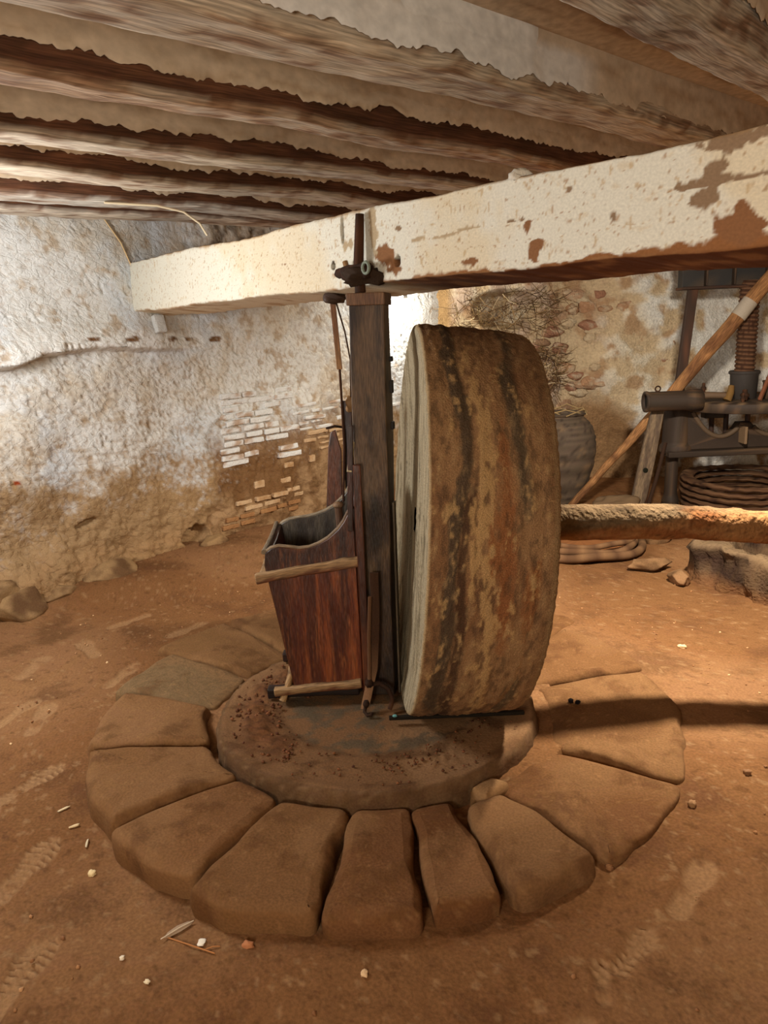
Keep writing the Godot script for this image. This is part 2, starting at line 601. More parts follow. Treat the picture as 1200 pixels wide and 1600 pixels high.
func build_walls() -> void:
	var ss_ := spaced(-6.5, -1.75, 2.75, 2.95, 0.0125, 0.10)
	var ys := spaced(-0.15, -0.14, 2.42, 2.75, 0.0125, 0.08)
	var fl := func(i: int, j: int) -> Vector3:
		var s := ss_[i]
		var y := ys[j]
		gc = wall_left_color(s, y)
		return WALL_P + WALL_D * s + WALL_N * wall_left_disp(s, y) + Vector3.UP * y
	var w := put("wall_left", grid(ss_.size(), ys.size(), fl, false, WALL_N), M.plaster)
	tag(w, "whitewashed old plaster wall with a ledge, flaking to brown earth at its foot", "wall", "", "structure")
	put("wall_core", slab_mesh(WALL_P + WALL_D * -6.6 - WALL_N * 0.20, WALL_P + WALL_D * 3.3 - WALL_N * 0.20, -0.2, 2.8, 0.25), M.rubble, w)
	bricks(w)
	# back wall, from the corner behind the wheel to the right
	var a := Vector3(0.56, 0, -7.62)
	var b := Vector3(4.8, 0, -7.25)
	var dir := (b - a).normalized()
	var n := Vector3(-dir.z, 0, dir.x)
	var len := a.distance_to(b)
	var us := spaced(0.0, 0.01, 3.4, len, 0.016, 0.10)
	var yb := spaced(-0.1, -0.09, 2.2, 2.75, 0.016, 0.08)
	var fb := func(i: int, j: int) -> Vector3:
		var u := us[i]
		var y := yb[j]
		var q := Vector3(u, y, 5.0)
		var nb := nB.get_noise_3dv(q * 0.8)
		var nc := nC.get_noise_3dv(q)
		var na := nA.get_noise_3dv(q * 1.3)
		var d := 0.07 * na + 0.045 * nb + 0.012 * nc
		var rub := ss(1.9, 1.3, u) * ss(0.7, 0.9, y)
		d -= 0.05 * rub
		var nic := bump(u, 0.68, 0.40) * bump(y, 1.74, 0.24)
		nic = ss(0.10, 0.35, nic + 0.1 * nb)
		d -= 0.38 * nic * ss(0.30, 0.38, u)
		d -= 0.07 * ss(0.9, 0.4, y) * ss(0.1, 0.5, u)
		var c := L(208, 184, 148)
		c = c.lerp(L(230, 218, 194), ss(-0.05, 0.35, nb + 0.4 * na))
		c = c.lerp(L(184, 152, 116), ss(0.10, 0.35, nB.get_noise_3dv(q * 0.9 + Vector3(8, 0, 0))))
		c = c.lerp(L(150, 98, 72), rub * ss(-0.1, 0.3, nb) * 0.5)
		c = c.lerp(L(154, 120, 84), ss(0.95, 0.65, y + 0.2 * na))
		c = c.lerp(L(232, 230, 222), ss(1.95, 2.3, u + 0.3 * na) * ss(-0.2, 0.1, nb) * 0.85)
		c = c.lerp(L(178, 144, 100), ss(0.22, 0.12, u))
		gc = c
		return a + dir * u + n * d + Vector3.UP * y
	var wb := put("wall_back", grid(us.size(), yb.size(), fb, false, n), M.rubble)
	tag(wb, "rough stone wall behind the press, tan with patches of white plaster and a dark niche", "wall", "", "structure")
	put("wall_core", slab_mesh(a - n * 0.42 - dir * 0.7, b - n * 0.42, -0.2, 2.8, 0.2), M.rubble, wb)
	for k in 46:
		var u := rng.randf_range(0.90, 1.62) if k < 34 else rng.randf_range(1.6, 2.5)
		var y := rng.randf_range(0.78, 1.90)
		if u < 1.10 and y > 1.42: continue
		var r := Vector3(rng.randf_range(0.06, 0.12), rng.randf_range(0.035, 0.06), 0.05)
		var base: Color = [L(186, 144, 110), L(170, 124, 98), L(206, 182, 148), L(160, 126, 98), L(196, 160, 128)][k % 5]
		var cf := func(p: Vector3) -> Color: return base.lerp(L(214, 198, 168), ss(0.05, 0.3, nB.get_noise_3dv(p * 2.0)) * 0.6)
		var at := a + dir * u + n * (-0.050 + 0.06 * nA.get_noise_3dv(Vector3(u, y, 5.0) * 1.3)) + Vector3.UP * y
		put("stone", rock(r, k * 3.1, 0.12, 20, 12, cf, 16), M.rubble, wb, Transform3D(Basis(Vector3.UP, rng.randf_range(-0.2, 0.2)) * Basis(Vector3.BACK, rng.randf_range(-0.2, 0.2)), at))
	# the walls that the photograph does not show
	var plainw := func(called: String, p: Vector3, q: Vector3, out: float) -> void:
		var o := put(called, slab_mesh(p, q, -0.2, 2.8, out), M.plaster)
		tag(o, "plain whitewashed side wall closing the mill room, outside the picture", "wall", "", "structure")
	plainw.call("wall_right", Vector3(4.6, 0, -7.5), Vector3(4.6, 0, 2.1), 0.25)
	plainw.call("wall_front", Vector3(4.8, 0, 2.0), Vector3(-5.9, 0, 2.0), 0.25)
	plainw.call("wall_side", Vector3(-5.6, 0, 2.2), Vector3(-5.6, 0, -0.9), 0.25)

func slab_mesh(p: Vector3, q: Vector3, y0: float, y1: float, thick: float) -> ArrayMesh:   # an upright slab along p-q, its thickness to the left of it
	var d := (q - p).normalized()
	var n := Vector3(-d.z, 0, d.x) * -signf(thick)
	var t := absf(thick)
	var f := func(i: int, j: int) -> Vector3:
		var c: Vector3 = [p, q, q + n * t, p + n * t, p][i]
		gc = L(206, 190, 164)
		return c + Vector3.UP * (y0 if j == 0 else y1)
	return grid(5, 2, f, true, null, true)

func bricks(w: Node3D) -> void:
	var spots := []
	for r in 11:
		var y := 1.17 - 0.051 * r
		var s := 0.17 + rng.randf_range(0.0, 0.07) - 0.004 * r
		for k in 4:
			var ln := rng.randf_range(0.13, 0.25)
			if k == 0 or (rng.randf() < 0.72 and s < 0.75): spots.append([s, y, ln, 0.040, 0])
			s += ln + 0.018
	for r in 9:
		var y := 1.02 - 0.046 * r
		var s := 0.86 + rng.randf_range(0.0, 0.2)
		for k in 5:
			var ln := rng.randf_range(0.10, 0.24)
			if rng.randf() < 0.62: spots.append([s, y + rng.randf_range(-0.006, 0.006), ln, rng.randf_range(0.018, 0.034), 0 if r < 5 else 1])
			s += ln + 0.03
	for r in 4:
		var y := 0.34 - 0.055 * r
		var s := 0.08 + rng.randf_range(0.0, 0.1)
		for k in 5:
			var ln := rng.randf_range(0.10, 0.17)
			if rng.randf() < 0.75: spots.append([s, y + 0.02 * (s - 0.1), ln, 0.034, 1 if r < 2 else 2])
			s += ln + 0.025
	for k in 9:
		spots.append([rng.randf_range(0.35, 1.3), rng.randf_range(0.42, 0.66), rng.randf_range(0.06, 0.11), rng.randf_range(0.04, 0.06), 1])
	var seen := []
	for k in spots.size():
		var b: Array = spots[k]
		var clash := false
		for o in seen:
			if absf(o[0] + o[2] / 2 - b[0] - b[2] / 2) < (o[2] + b[2]) / 2 and absf(o[1] - b[1]) < (o[3] + b[3]) / 2: clash = true
		if clash: continue
		seen.append(b)
		var base: Color = [L(230, 230, 226), L(204, 172, 134), L(160, 116, 76)][b[4]]
		var sd := k * 1.7
		var cf := func(p: Vector3) -> Color:
			return base.lerp(L(172, 130, 86), ss(0.0, 0.35, nB.get_noise_3dv(p * 2.0 + Vector3(sd, 0, 0))) * 0.75)
		var df := func(p: Vector3) -> Vector3:
			return p + 0.006 * Vector3(nB.get_noise_3dv(p * 3.0 + Vector3(sd, 0, 0)), nB.get_noise_3dv(p * 3.0 + Vector3(0, sd, 0)), nB.get_noise_3dv(p * 3.0 + Vector3(0, 0, sd)))
		var m := bar(b[3], 0.07, b[2], 0.006, 6, [2, 2, 2, 2], df, cf)
		var at: Vector3 = WALL_P + WALL_D * b[0] + Vector3.UP * b[1] + WALL_N * (wall_left_disp(b[0] + b[2] / 2, b[1]) - 0.020 + rng.randf_range(0.0, 0.008))
		var xf := along(at, at + WALL_D + Vector3.UP * rng.randf_range(-0.03, 0.03), WALL_N)
		put("brick", m, M.plaster, w, xf)

# ground: packed brown earth, footprints, the stone ring half sunk at the right and the back
var prints := []

func floor_h(x: float, z: float) -> float:
	var p := Vector3(x, 0, z)
	var d := p - BED
	var r := Vector2(d.x, d.z).length()
	var h := 0.020 * nA.get_noise_3dv(p * 0.9) + 0.012 * nB.get_noise_3dv(p * 0.35) + 0.0045 * nC.get_noise_3dv(p * 0.8)
	var wd := (p - WALL_P).dot(WALL_N)
	h += 0.12 * ss(1.5, 0.1, wd) * ss(-4.2, -4.8, z)
	h += 0.05 * ss(-4.8, -6.5, z) * ss(0.0, 1.0, wd)
	if r < 2.2:
		var a := rad_to_deg(atan2(d.z, d.x))
		var sunk := 1.0 - ss(44.0, 64.0, a) * ss(178.0, 168.0, a)
		h += 0.044 * sunk * ss(2.1, 1.25, r)
		h += 0.004 * (1.0 - sunk) * ss(1.7, 1.25, r)
		if r < 1.10: h = minf(h, 0.055 if r < 0.78 else 0.0)
	return h

func print_mark(x: float, z: float) -> Vector2:       # (how much of a footprint, its tread)
	var best := Vector2.ZERO
	for f in prints:
		var dx: float = x - f[0]
		var dz: float = z - f[1]
		var u: float = dx * f[2] + dz * f[3]          # along the foot
		var v: float = -dx * f[3] + dz * f[2]
		if absf(u) > f[4] * 0.56 or absf(v) > 0.07: continue
		var t: float = u / f[4] + 0.5
		var half: float = lerp_list([[0.0, 0.018], [0.08, 0.034], [0.3, 0.031], [0.42, 0.027], [0.7, 0.046], [0.9, 0.040], [1.0, 0.016]], t) * (f[4] / 0.29)
		var inside: float = ss(0.006, -0.004, absf(v) - half) * ss(-0.02, 0.01, t) * ss(1.02, 0.99, t)
		inside *= ss(-0.60, -0.25, nB.get_noise_2d(x * 1.7 + f[0] * 9.0, z * 1.7))
		if inside > best.x:
			var tread := 0.0
			if f[5] == 1: tread = signf(sin((u + 0.35 * absf(v)) * 250.0)) * (1.0 if absf(v) > 0.010 else 0.0)
			elif f[5] == 2: tread = sin(u * 420.0) * 0.6 if t < 0.32 else 0.0
			elif f[5] == 3: tread = signf(sin(u * 200.0) * sin(v * 200.0))
			best = Vector2(inside, tread * inside * clampf(0.7 + 1.6 * nB.get_noise_2d(x * 1.3, z * 1.3 + 5.0), 0.0, 1.0))
	return best

func build_floor() -> void:
	# x, z, direction (x, z), length, tread
	var raw := [[-1.17, -2.08, 0.25, -1.0, 0.31, 1], [-1.0, -1.66, 0.15, -1.0, 0.31, 1], [-1.36, -2.55, 0.5, -1.0, 0.30, 1], [-1.52, -3.02, -0.1, -1.0, 0.29, 2], [-1.66, -3.10, 0.3, -1.0, 0.28, 0], [-1.60, -3.80, -0.7, -1.0, 0.29, 1],
		[-1.42, -2.30, -0.2, -1.0, 0.29, 2], [-1.50, -4.18, -0.9, 1.0, 0.28, 0], [-1.82, -3.62, 0.1, -1.0, 0.28, 0], [-1.30, -3.42, 0.3, -1.0, 0.27, 2], [0.83, -1.86, 0.9, -1.0, 0.27, 2], [0.60, -1.66, 0.9, -0.9, 0.20, 1],
		[0.49, -1.57, 0.2, -1.0, 0.14, 3], [1.08, -1.86, 0.6, -1.0, 0.22, 0], [-1.26, -1.78, 0.1, -1.0, 0.30, 1], [-1.9, -2.9, 0.2, -1.0, 0.29, 0], [-1.12, -3.98, -0.8, 1.0, 0.28, 2], [0.35, -1.42, 0.9, -0.4, 0.2, 0], [1.9, -3.3, 0.9, -0.4, 0.27, 0]]
	for f in raw:
		var d := Vector2(f[2], f[3]).normalized()
		prints.append([f[0], f[1], d.x, d.y, f[4], f[5]])
	var xs := PackedFloat32Array()
	for q in spaced(-5.8, -2.7, -1.75, -1.75, 0.022, 0.12): xs.append(q)
	for q in spaced(-1.742, -1.742, 1.25, 1.25, 0.0085, 0.0085): xs.append(q)
	for q in spaced(1.262, 1.262, 2.6, 4.9, 0.022, 0.10): xs.append(q)
	var zs := PackedFloat32Array()
	for q in spaced(2.4, 2.4, 2.4, 2.4, 1, 1): zs.append(q)
	var z := 2.0
	while z > -1.25:
		zs.append(z)
		z -= 0.13
	z = -1.25
	while z > -7.9:
		zs.append(z)
		z -= 0.0085 if z > -2.7 else (0.014 if z > -4.4 else 0.026)
	zs.append(-7.95)
	var fn := func(i: int, j: int) -> Vector3:
		var x := xs[i]
		var zz := zs[j]
		var p := Vector3(x, 0, zz)
		var h := floor_h(x, zz)
		var nb := nB.get_noise_3dv(p * 0.55)
		var nc := nC.get_noise_3dv(p * 1.3)
		var c := L(130, 90, 57).lerp(L(146, 106, 71), ss(-0.2, 0.4, nA.get_noise_3dv(p * 0.7 + Vector3(4, 4, 4))))
		c = c.lerp(L(102, 70, 45), ss(0.05, 0.4, nb + 0.3 * nc) * 0.6)
		if absf(nc) > 0.33: c = c.lerp(L(166, 130, 92), ss(0.33, 0.5, nc) * 0.5).lerp(L(88, 60, 38), ss(-0.33, -0.5, nc) * 0.45)
		var m := print_mark(x, zz) if zz < -1.3 and zz > -4.5 and (x < -0.9 or x > 0.3) else Vector2.ZERO
		if m.x > 0.0:
			h += -0.007 * m.x + 0.0045 * m.y
			c = c.lerp(L(166, 128, 90), m.x * (0.62 + 0.38 * m.y))
		gc = c
		return Vector3(x, h, zz)
	var o := put("floor", grid(xs.size(), zs.size(), fn, false, Vector3.UP), M.dirt)
	tag(o, "packed brown earth floor of the mill with boot prints at its left side", "floor", "", "structure")
	put("ground_slab", slab_mesh(Vector3(-6.2, 0, 2.6), Vector3(5.2, 0, 2.6), -0.45, -0.14, 11.0), M.dirt, o)

func build_ceiling() -> void:
	var us := spaced(-4.6, 0.2, 4.2, 9.5, 0.03, 0.2)
	var vs := spaced(-3.2, 0.6, 5.4, 5.9, 0.015, 0.12)
	var fn := func(i: int, j: int) -> Vector3:
		var u := us[i]
		var v := vs[j]
		var q := Vector3(u * 0.25, v * 2.2, 1.0)
		var nb := nB.get_noise_3dv(q)
		var c := L(218, 196, 168)
		c = c.lerp(L(198, 174, 143), ss(-0.1, 0.4, nA.get_noise_3dv(q * 0.8)))
		c = c.lerp(L(146, 114, 84), ss(0.22, 0.42, nb) * 0.7)
		c = c.lerp(L(110, 80, 56), ss(0.38, 0.5, nB.get_noise_3dv(Vector3(u * 0.12, v * 3.0, 7.0))) * 0.6)
		# boards under the limewash show as shallow steps along the joists
		var bw := v / 0.19 + 0.3
		var fr := absf(bw - roundf(bw))
		gc = c.lerp(L(150, 120, 90), ss(0.03, 0.0, fr) * 0.5)
		var h := 2.48 + 0.006 * nA.get_noise_3dv(q * 1.5) + 0.006 * ss(0.05, 0.0, fr) + 0.004 * nb + 0.003 * fmod(absf(roundf(bw)), 2.0)
		return JOIST_D * u + JOIST_N * v + Vector3.UP * h
	var o := put("ceiling", grid(us.size(), vs.size(), fn, false, Vector3.DOWN), M.ceil)
	tag(o, "low limewashed board ceiling between the joists, stained tan", "ceiling", "", "structure")
	put("roof_slab", slab_mesh(Vector3(-7.0, 0, 3.0), Vector3(6.0, 0, 3.0), 2.56, 2.85, 12.0), M.rubble, o)
	# name, near edge across, width, how bare its side is
	var js := [["rough pale ceiling joist over the beam's near end, bowed and greyish", 1.13, 0.16, 2.385, L(214, 196, 170)], ["broadest pale joist crossing the top of the picture, white plaster cracked along it", 1.654, 0.19, 2.335, L(220, 194, 160)],
		["dark bare ceiling joist next beyond the broad pale one", 2.30, 0.125, 2.375, L(206, 170, 134)], ["third joist below the broad pale one, ragged plaster on its side", 2.87, 0.14, 2.352, L(226, 206, 178)],
		["thin pale-bellied joist between the ragged one and the wall joists", 3.44, 0.15, 2.370, L(226, 206, 178)], ["bright white-bellied joist second from the left wall", 4.02, 0.17, 2.362, L(236, 226, 208)], ["last ceiling joist, tight against the left wall's top", 4.46, 0.17, 2.360, L(230, 212, 188)]]
	var from := [-3.2, -3.3, -3.2, -3.0, -2.8, -2.6, -2.0]
	var to := [6.7, 7.0, 7.6, 7.6, 7.0, 6.3, 5.9]
	for k in js.size():
		joist(k, js[k][0], js[k][1], js[k][2], js[k][3], js[k][4], from[k], to[k])

func joist(k: int, label: String, s0: float, wd: float, edge: float, belly: Color, t0: float, t1: float) -> void:
	var y0 := 2.29
	var hh := 2.485 - y0
	var run := (JOIST_D + JOIST_N * (0.11 if k == 0 else 0.0)).normalized()      # the first one lies askew
	var base := JOIST_N * (s0 + wd / 2) + JOIST_D * 2.95 + run * (t0 - 2.95)
	var o := thing("ceiling_joist", label, "joist", base + Vector3.UP * (y0 + hh / 2), "ceiling joists")
	var xf := along(o.position, o.position + run)
	var sd := k * 5.3
	var len := t1 - t0
	var plaster_side: bool = k <= 1
	var df := func(p: Vector3) -> Vector3:
		var q := Vector3(p.x * 1.5, p.y * 1.5, p.z * 0.5 + sd)
		var low := ss(0.03, -0.09, p.y)
		var wob := Vector3(0.016 * nA.get_noise_2d(p.z * 0.9, sd), 0.016 * nA.get_noise_2d(p.z * 0.8, sd + 40.0), 0)
		if k == 0: wob.x += 0.02 * sin(p.z * 1.7 + 0.5)
		return p + low * (wob + Vector3(0.010 * nB.get_noise_3dv(q * 2.0), 0.010 * nB.get_noise_3dv(q * 2.0 + Vector3(9, 0, 0)), 0))
	var cf := func(p: Vector3) -> Color:
		var q := Vector3(p.x * 3.0, p.y * 3.0, p.z * 0.6 + sd)
		var nb := nB.get_noise_3dv(q)
		var under := ss(-hh / 2 + 0.030, -hh / 2 + 0.008, p.y + 0.01 * nb)
		var dark := L(96, 62, 42).lerp(L(122, 80, 54), ss(-0.2, 0.3, nb))
		var c := belly.lerp(L(176, 134, 100), ss(0.05, 0.40, nb + 0.3 * nA.get_noise_3dv(q * 0.7)) * 0.6)
		c = c.lerp(L(120, 84, 60), ss(0.3, 0.5, nC.get_noise_3dv(q * 1.3)) * 0.4)
		var nm := nC.get_noise_3dv(Vector3(p.x * 1.2, p.y * 1.2, p.z * 0.45 + sd))
		c = c.lerp(L(232, 216, 190), ss(0.05, 0.35, nm + 0.5 * nA.get_noise_3dv(q * 0.5)) * 0.5)
		c = c.lerp(L(140, 98, 68), ss(0.05, 0.38, -nm + 0.4 * nb) * 0.65)
		if plaster_side: return c if p.y < 0.0 else c.lerp(L(222, 214, 196), 0.5)
		return dark.lerp(c, under)
	put("timber", bar(wd, hh, len, 0.014, int(len / 0.028), [8, 2, 8, 9], df, cf), M.timber, o, xf)
	# the torn edge of the ceiling's limewash hanging down the near side
	var n := int(5.6 / 0.011)
	var za := 0.35 - t0
	var seg := 0.011
	var f := func(i: int, j: int) -> Vector3:
		var z := za + i * seg
		var jag := 0.020 * nA.get_noise_2d(z * 2.0, sd) + 0.022 * nB.get_noise_2d(z * 1.6, sd) + 0.012 * nC.get_noise_2d(z * 2.2, sd + 3.0)
		var bot := edge - y0 - hh / 2 + jag
		var top := hh / 2 + 0.005
		var x := -wd / 2 - 0.008 - 0.012 * ss(0.0, 1.0, float(j) / 5.0) * ss(0.05, 0.5, nA.get_noise_2d(z * 1.5, sd + 8.0) + 0.3)
		gc = L(218, 196, 166).lerp(L(196, 170, 138), ss(-0.1, 0.4, nB.get_noise_3d(z * 0.8, float(j), sd)))
		if k == 1: gc = gc.lerp(L(244, 240, 230), ss(0.9, 1.2, z + t0) * ss(2.5, 2.3, z + t0) * ss(0.15, 0.45, mini(j, 5) / 5.0))
		if j >= 6: x += 0.006
		var jj := mini(j, 5) if j <= 5 else 11 - j
		return Vector3(x + 0.004 * nA.get_noise_2d(z * 3.0, float(jj) + sd), lerpf(top, bot, jj / 5.0), z)
	put("torn_plaster", grid(n, 12, f, false, Vector3(-1, 0, 0)), M.ceil, o, xf)

func build_beam() -> void:
	var o := thing("timber_beam", "massive whitewashed timber beam crossing the room above the millstone, paint flaking brown", "beam", BEAM_O + Vector3.UP * 1.9)
	var z0 := -2.72
	var xf := along(BEAM_O + BEAM_D * z0 + Vector3.UP * 1.9 - Vector3(0, 0, 0), BEAM_O + BEAM_D * 0.0 + Vector3.UP * 1.9)
	var bl := [[1.44, 1.985, 0.075, 0.030, 0], [1.40, 1.905, 0.09, 0.013, 0], [1.325, 1.903, 0.035, 0.014, 0], [1.372, 1.868, 0.03, 0.018, 0], [1.50, 1.90, 0.09, 0.010, 0], [1.465, 1.785, 0.055, 0.050, 1], [1.40, 1.93, 0.03, 0.02, 0], [0.855, 1.818, 0.020, 0.017, 1], [0.84, 1.806, 0.02, 0.02, 1],
		[0.812, 1.884, 0.012, 0.020, 1], [0.745, 1.902, 0.03, 0.008, 0], [0.79, 1.905, 0.015, 0.007, 0], [0.14, 1.848, 0.035, 0.035, 1], [0.09, 1.87, 0.05, 0.03, 1], [0.05, 1.95, 0.02, 0.09, 2], [0.16, 1.81, 0.05, 0.02, 1], [0.56, 1.80, 0.06, 0.014, 1], [0.20, 1.945, 0.02, 0.012, 0],
		[-0.10, 1.925, 0.018, 0.02, 2], [-0.14, 1.925, 0.018, 0.02, 2], [0.45, 1.895, 0.07, 0.006, 2], [0.55, 1.905, 0.05, 0.006, 2], [0.30, 1.90, 0.05, 0.008, 2], [-0.62, 1.90, 0.03, 0.004, 1], [0.97, 1.95, 0.01, 0.008, 0], [1.12, 1.86, 0.012, 0.01, 0]]
	var holes := [[-0.235, 1.858, 0.010, 0.014], [0.186, 1.838, 0.014, 0.016], [-0.155, 1.985, 0.008, 0.045]]
	var top := func(z: float) -> float: return lerp_list([[-2.72, 0.184], [0.0, 0.140], [1.54, 0.103], [2.7, 0.07]], z)
	var bot := func(z: float) -> float: return lerp_list([[-2.72, -0.122], [0.0, -0.131], [1.54, -0.153], [2.7, -0.17]], z)
	var df := func(p: Vector3) -> Vector3:
		var z := p.z + z0
		var t: float = (p.y + 0.145) / 0.29
		var away := (p.x + 0.15) / 0.30
		var y := lerpf(bot.call(z) - 0.030 * away, top.call(z), t)
		var q := Vector3(p.x, y, z)
		var nb := nB.get_noise_3dv(q * 1.2)
		var dx := 0.010 * nA.get_noise_3dv(q * 0.9) + 0.0022 * nb
		y += 0.008 * nA.get_noise_2d(z * 1.3, 3.0 + 6.0 * t) + 0.004 * nB.get_noise_2d(z * 2.0, 9.0)
		if away < 0.02:
			for h in holes:
				var r := Vector2((z - h[0]) / h[2], (y + 1.9 - h[1]) / h[3]).length()
				if r < 1.25: dx += 0.05 * ss(1.2, 0.8, r)
		return Vector3(p.x + dx, y, p.z)
	var cf := func(p: Vector3) -> Color:
		var z := p.z + z0
		var t: float = (p.y + 0.145) / 0.29
		var y: float = lerpf(bot.call(z), top.call(z), t) + 1.9
		var q := Vector3(p.x, y, z)
		var nb := nB.get_noise_3dv(q * 1.6)
		var nc := nC.get_noise_3dv(Vector3(z * 0.7, y * 1.6, 3.0))
		var c := L(230, 224, 205)
		c = c.lerp(L(226, 208, 172), ss(0.0, 0.45, nA.get_noise_3dv(q * 1.1) + 0.4 * nb) * 0.7)
		var rust := L(150, 92, 52)
		c = c.lerp(L(214, 192, 154), ss(0.40, 0.60, nc) * 0.45)
		c = c.lerp(L(196, 166, 122), ss(0.40, 0.50, nC.get_noise_3dv(Vector3(z * 2.6, y * 1.6, 13.0))) * 0.7).lerp(L(170, 130, 90), ss(0.52, 0.60, nD.get_noise_3dv(Vector3(z * 1.0, y * 1.6, 4.0))) * 0.75)
		if t > 0.99 and p.x > -0.14: return L(150, 120, 86).lerp(L(196, 170, 128), ss(-0.1, 0.3, nb))
		if p.x > -0.146 and t < 0.02:
			var under := L(232, 214, 182).lerp(L(190, 156, 116), ss(0.0, 0.4, nb))
			var brown := L(104, 62, 38).lerp(L(150, 104, 66), ss(0.0, 0.4, nb))
			return under.lerp(brown, ss(-0.1, 0.25, z))
		if p.x > -0.145: return L(190, 166, 130).lerp(L(130, 96, 64), ss(-0.1, 0.3, nb))
		for b in bl:
			var dz: float = (z - b[0]) / b[2]
			var dy: float = (y - b[1]) / b[3]
			if absf(dz) > 2.0 or absf(dy) > 2.0: continue
			var r := Vector2(dz, dy).length() + 0.9 * nb + 0.5 * nC.get_noise_3dv(q * 2.0)
			var bc: Color = [L(146, 120, 92), L(142, 98, 66), L(186, 164, 130)][b[4]]
			c = c.lerp(bc, ss(1.08, 0.92, r))
		# the lower arris has lost its paint towards the near end
		var lose := 0.003 + 0.020 * ss(0.2, 1.5, z) + 0.030 * nb
		var edgey: float = y - 1.9 - bot.call(z)
		c = c.lerp(L(146, 98, 60), ss(lose + 0.006, lose, edgey) * ss(-0.4, 0.5, z))
		c = c.lerp(L(170, 126, 84), ss(maxf(0.002, 0.006 + 0.02 * nb), 0.0, edgey))
		c = c.lerp(L(176, 140, 98), ss(maxf(0.002, 0.008 + 0.02 * nb), 0.0, top.call(z) + 1.9 - y))
		for h in holes:
			c = c.lerp(L(60, 40, 26), ss(1.3, 0.9, Vector2((z - h[0]) / h[2], (y - h[1]) / h[3]).length()))  # shade inside the holes painted dark
		return c
	var near := -0.15
	var shift := Transform3D(Basis(), Vector3(0.15, 0, 0))
	put("timber", bar(0.30, 0.29, 5.35, 0.010, 860, [4, 4, 46, 8], df, cf), M.limewash, o, xf * shift)
	put("plaster_lump", rock(Vector3(0.035, 0.018, 0.03), 4.4, 0.2, 16, 9, func(p): return L(222, 214, 196)), M.plaster, o, Transform3D(Basis(), BEAM_O + BEAM_D * 0.763 + Vector3(0.02, 2.026, -0.02)))
	# iron pintle of the pivot post, held against the beam's near face
	var g := thing("pivot_bracket", "dark iron pintle and collar strapped to the beam right above the post", "bracket", BEAM_O + Vector3.UP * 1.78)
	var nf := Vector3(-0.810, 0, 0.587)
	var at := func(s: float, y: float, out: float) -> Vector3: return BEAM_O + BEAM_D * s + nf * (out + 0.012) + Vector3.UP * y
	var ironc := rust_color
	put("pintle", tube([at.call(-0.005, 1.74, 0.026), at.call(-0.008, 1.85, 0.026), at.call(0.0, 1.95, 0.022), at.call(0.003, 2.02, 0.018)], func(t): return 0.021 - 0.005 * t, 12, ironc), M.rust, g)
	var cd := func(p: Vector3) -> Vector3: return p + Vector3.ONE * 0.008 * nB.get_noise_3dv(p * 3.0)
	put("collar", bar(0.05, 0.055, 0.17, 0.012, 10, [3, 3, 3, 3], cd, rust_color), M.rust, g, along(at.call(-0.10, 1.815, 0.028), at.call(0.07, 1.815, 0.028)))
	put("wedge", tube([at.call(-0.165, 1.818, 0.03), at.call(-0.14, 1.82, 0.03), at.call(-0.08, 1.82, 0.03)], func(t): return 0.006 + 0.014 * minf(1.0, t * 2.0), 8, ironc), M.rust, g)
	put("grease_lump", rock(Vector3(0.07, 0.03, 0.035), 7.7, 0.35, 20, 12, func(p): return L(70, 50, 34)), M.rust, g, Transform3D(Basis(), at.call(0.03, 1.795, 0.028)))
	put("washer", tube(ring_points(Vector3.ZERO, 0.020, 20), func(t): return 0.006, 6, func(p, a, t): return L(150, 160, 140), false), M.iron, g, along(at.call(0.085, 1.822, 0.06), at.call(0.085, 1.822, 0.06) + Vector3.UP, nf) * Transform3D(Basis(), Vector3.ZERO))
	put("bolt", tube([at.call(0.06, 1.832, 0.03), at.call(0.062, 1.832, 0.062)], func(t): return 0.010, 8, ironc), M.rust, g)
	put("peg", tube([at.call(-0.098, 1.835, 0.02), at.call(-0.108, 1.862, 0.02)], func(t): return 0.011, 7, func(p, a, t): return L(170, 130, 88)), M.timber, g)

# ------------------------------------------------------------------ the mill
func slab(outline: PackedVector2Array, levels: Array, cen: Vector2, inner: Array, rough: float, sd: float, col: Callable, tilt := 0.0) -> ArrayMesh:
	# a slab of stone: outline rings [inset, y], then rings [share towards the centre, y]; all in x z
	var n := outline.size()
	var nrm := PackedVector2Array()
	var flip := -1.0 if Geometry2D.is_polygon_clockwise(outline) else 1.0
	for k in n:
		var d := (outline[(k + 1) % n] - outline[(k + n - 1) % n]).normalized()
		nrm.append(Vector2(-d.y, d.x) * flip)
	var last: float = levels[-1][0]
	var rows := levels.size() + inner.size()
	var f := func(i: int, j: int) -> Vector3:
		var k := i % n
		var q: Vector2
		var y: float
		if j < levels.size():
			q = outline[k] + nrm[k] * levels[j][0]
			y = levels[j][1]
		else:
			q = (outline[k] + nrm[k] * last).lerp(cen, inner[j - levels.size()][0])
			y = inner[j - levels.size()][1]
		var p := Vector3(q.x, y, q.y)
		gc = col.call(p)
		var w := Vector3(q.x * 1.2 + sd, y * 1.2, q.y * 1.2)
		var amp := rough * (nB.get_noise_3dv(w) + 0.7 * nA.get_noise_3dv(w * 2.0))
		if tilt > 0.0: p.y -= tilt * ss(0.95, 0.68, q.length()) * clampf(p.y / 0.05, 0.0, 1.0)
		if j >= levels.size() - 1: p.y += amp
		else:
			p += Vector3(nrm[k].x, 0, nrm[k].y) * amp * 1.4
			p.y += amp * clampf(float(j) / levels.size(), 0.0, 1.0)
		return p
	return grid(n + 1, rows, f, true)

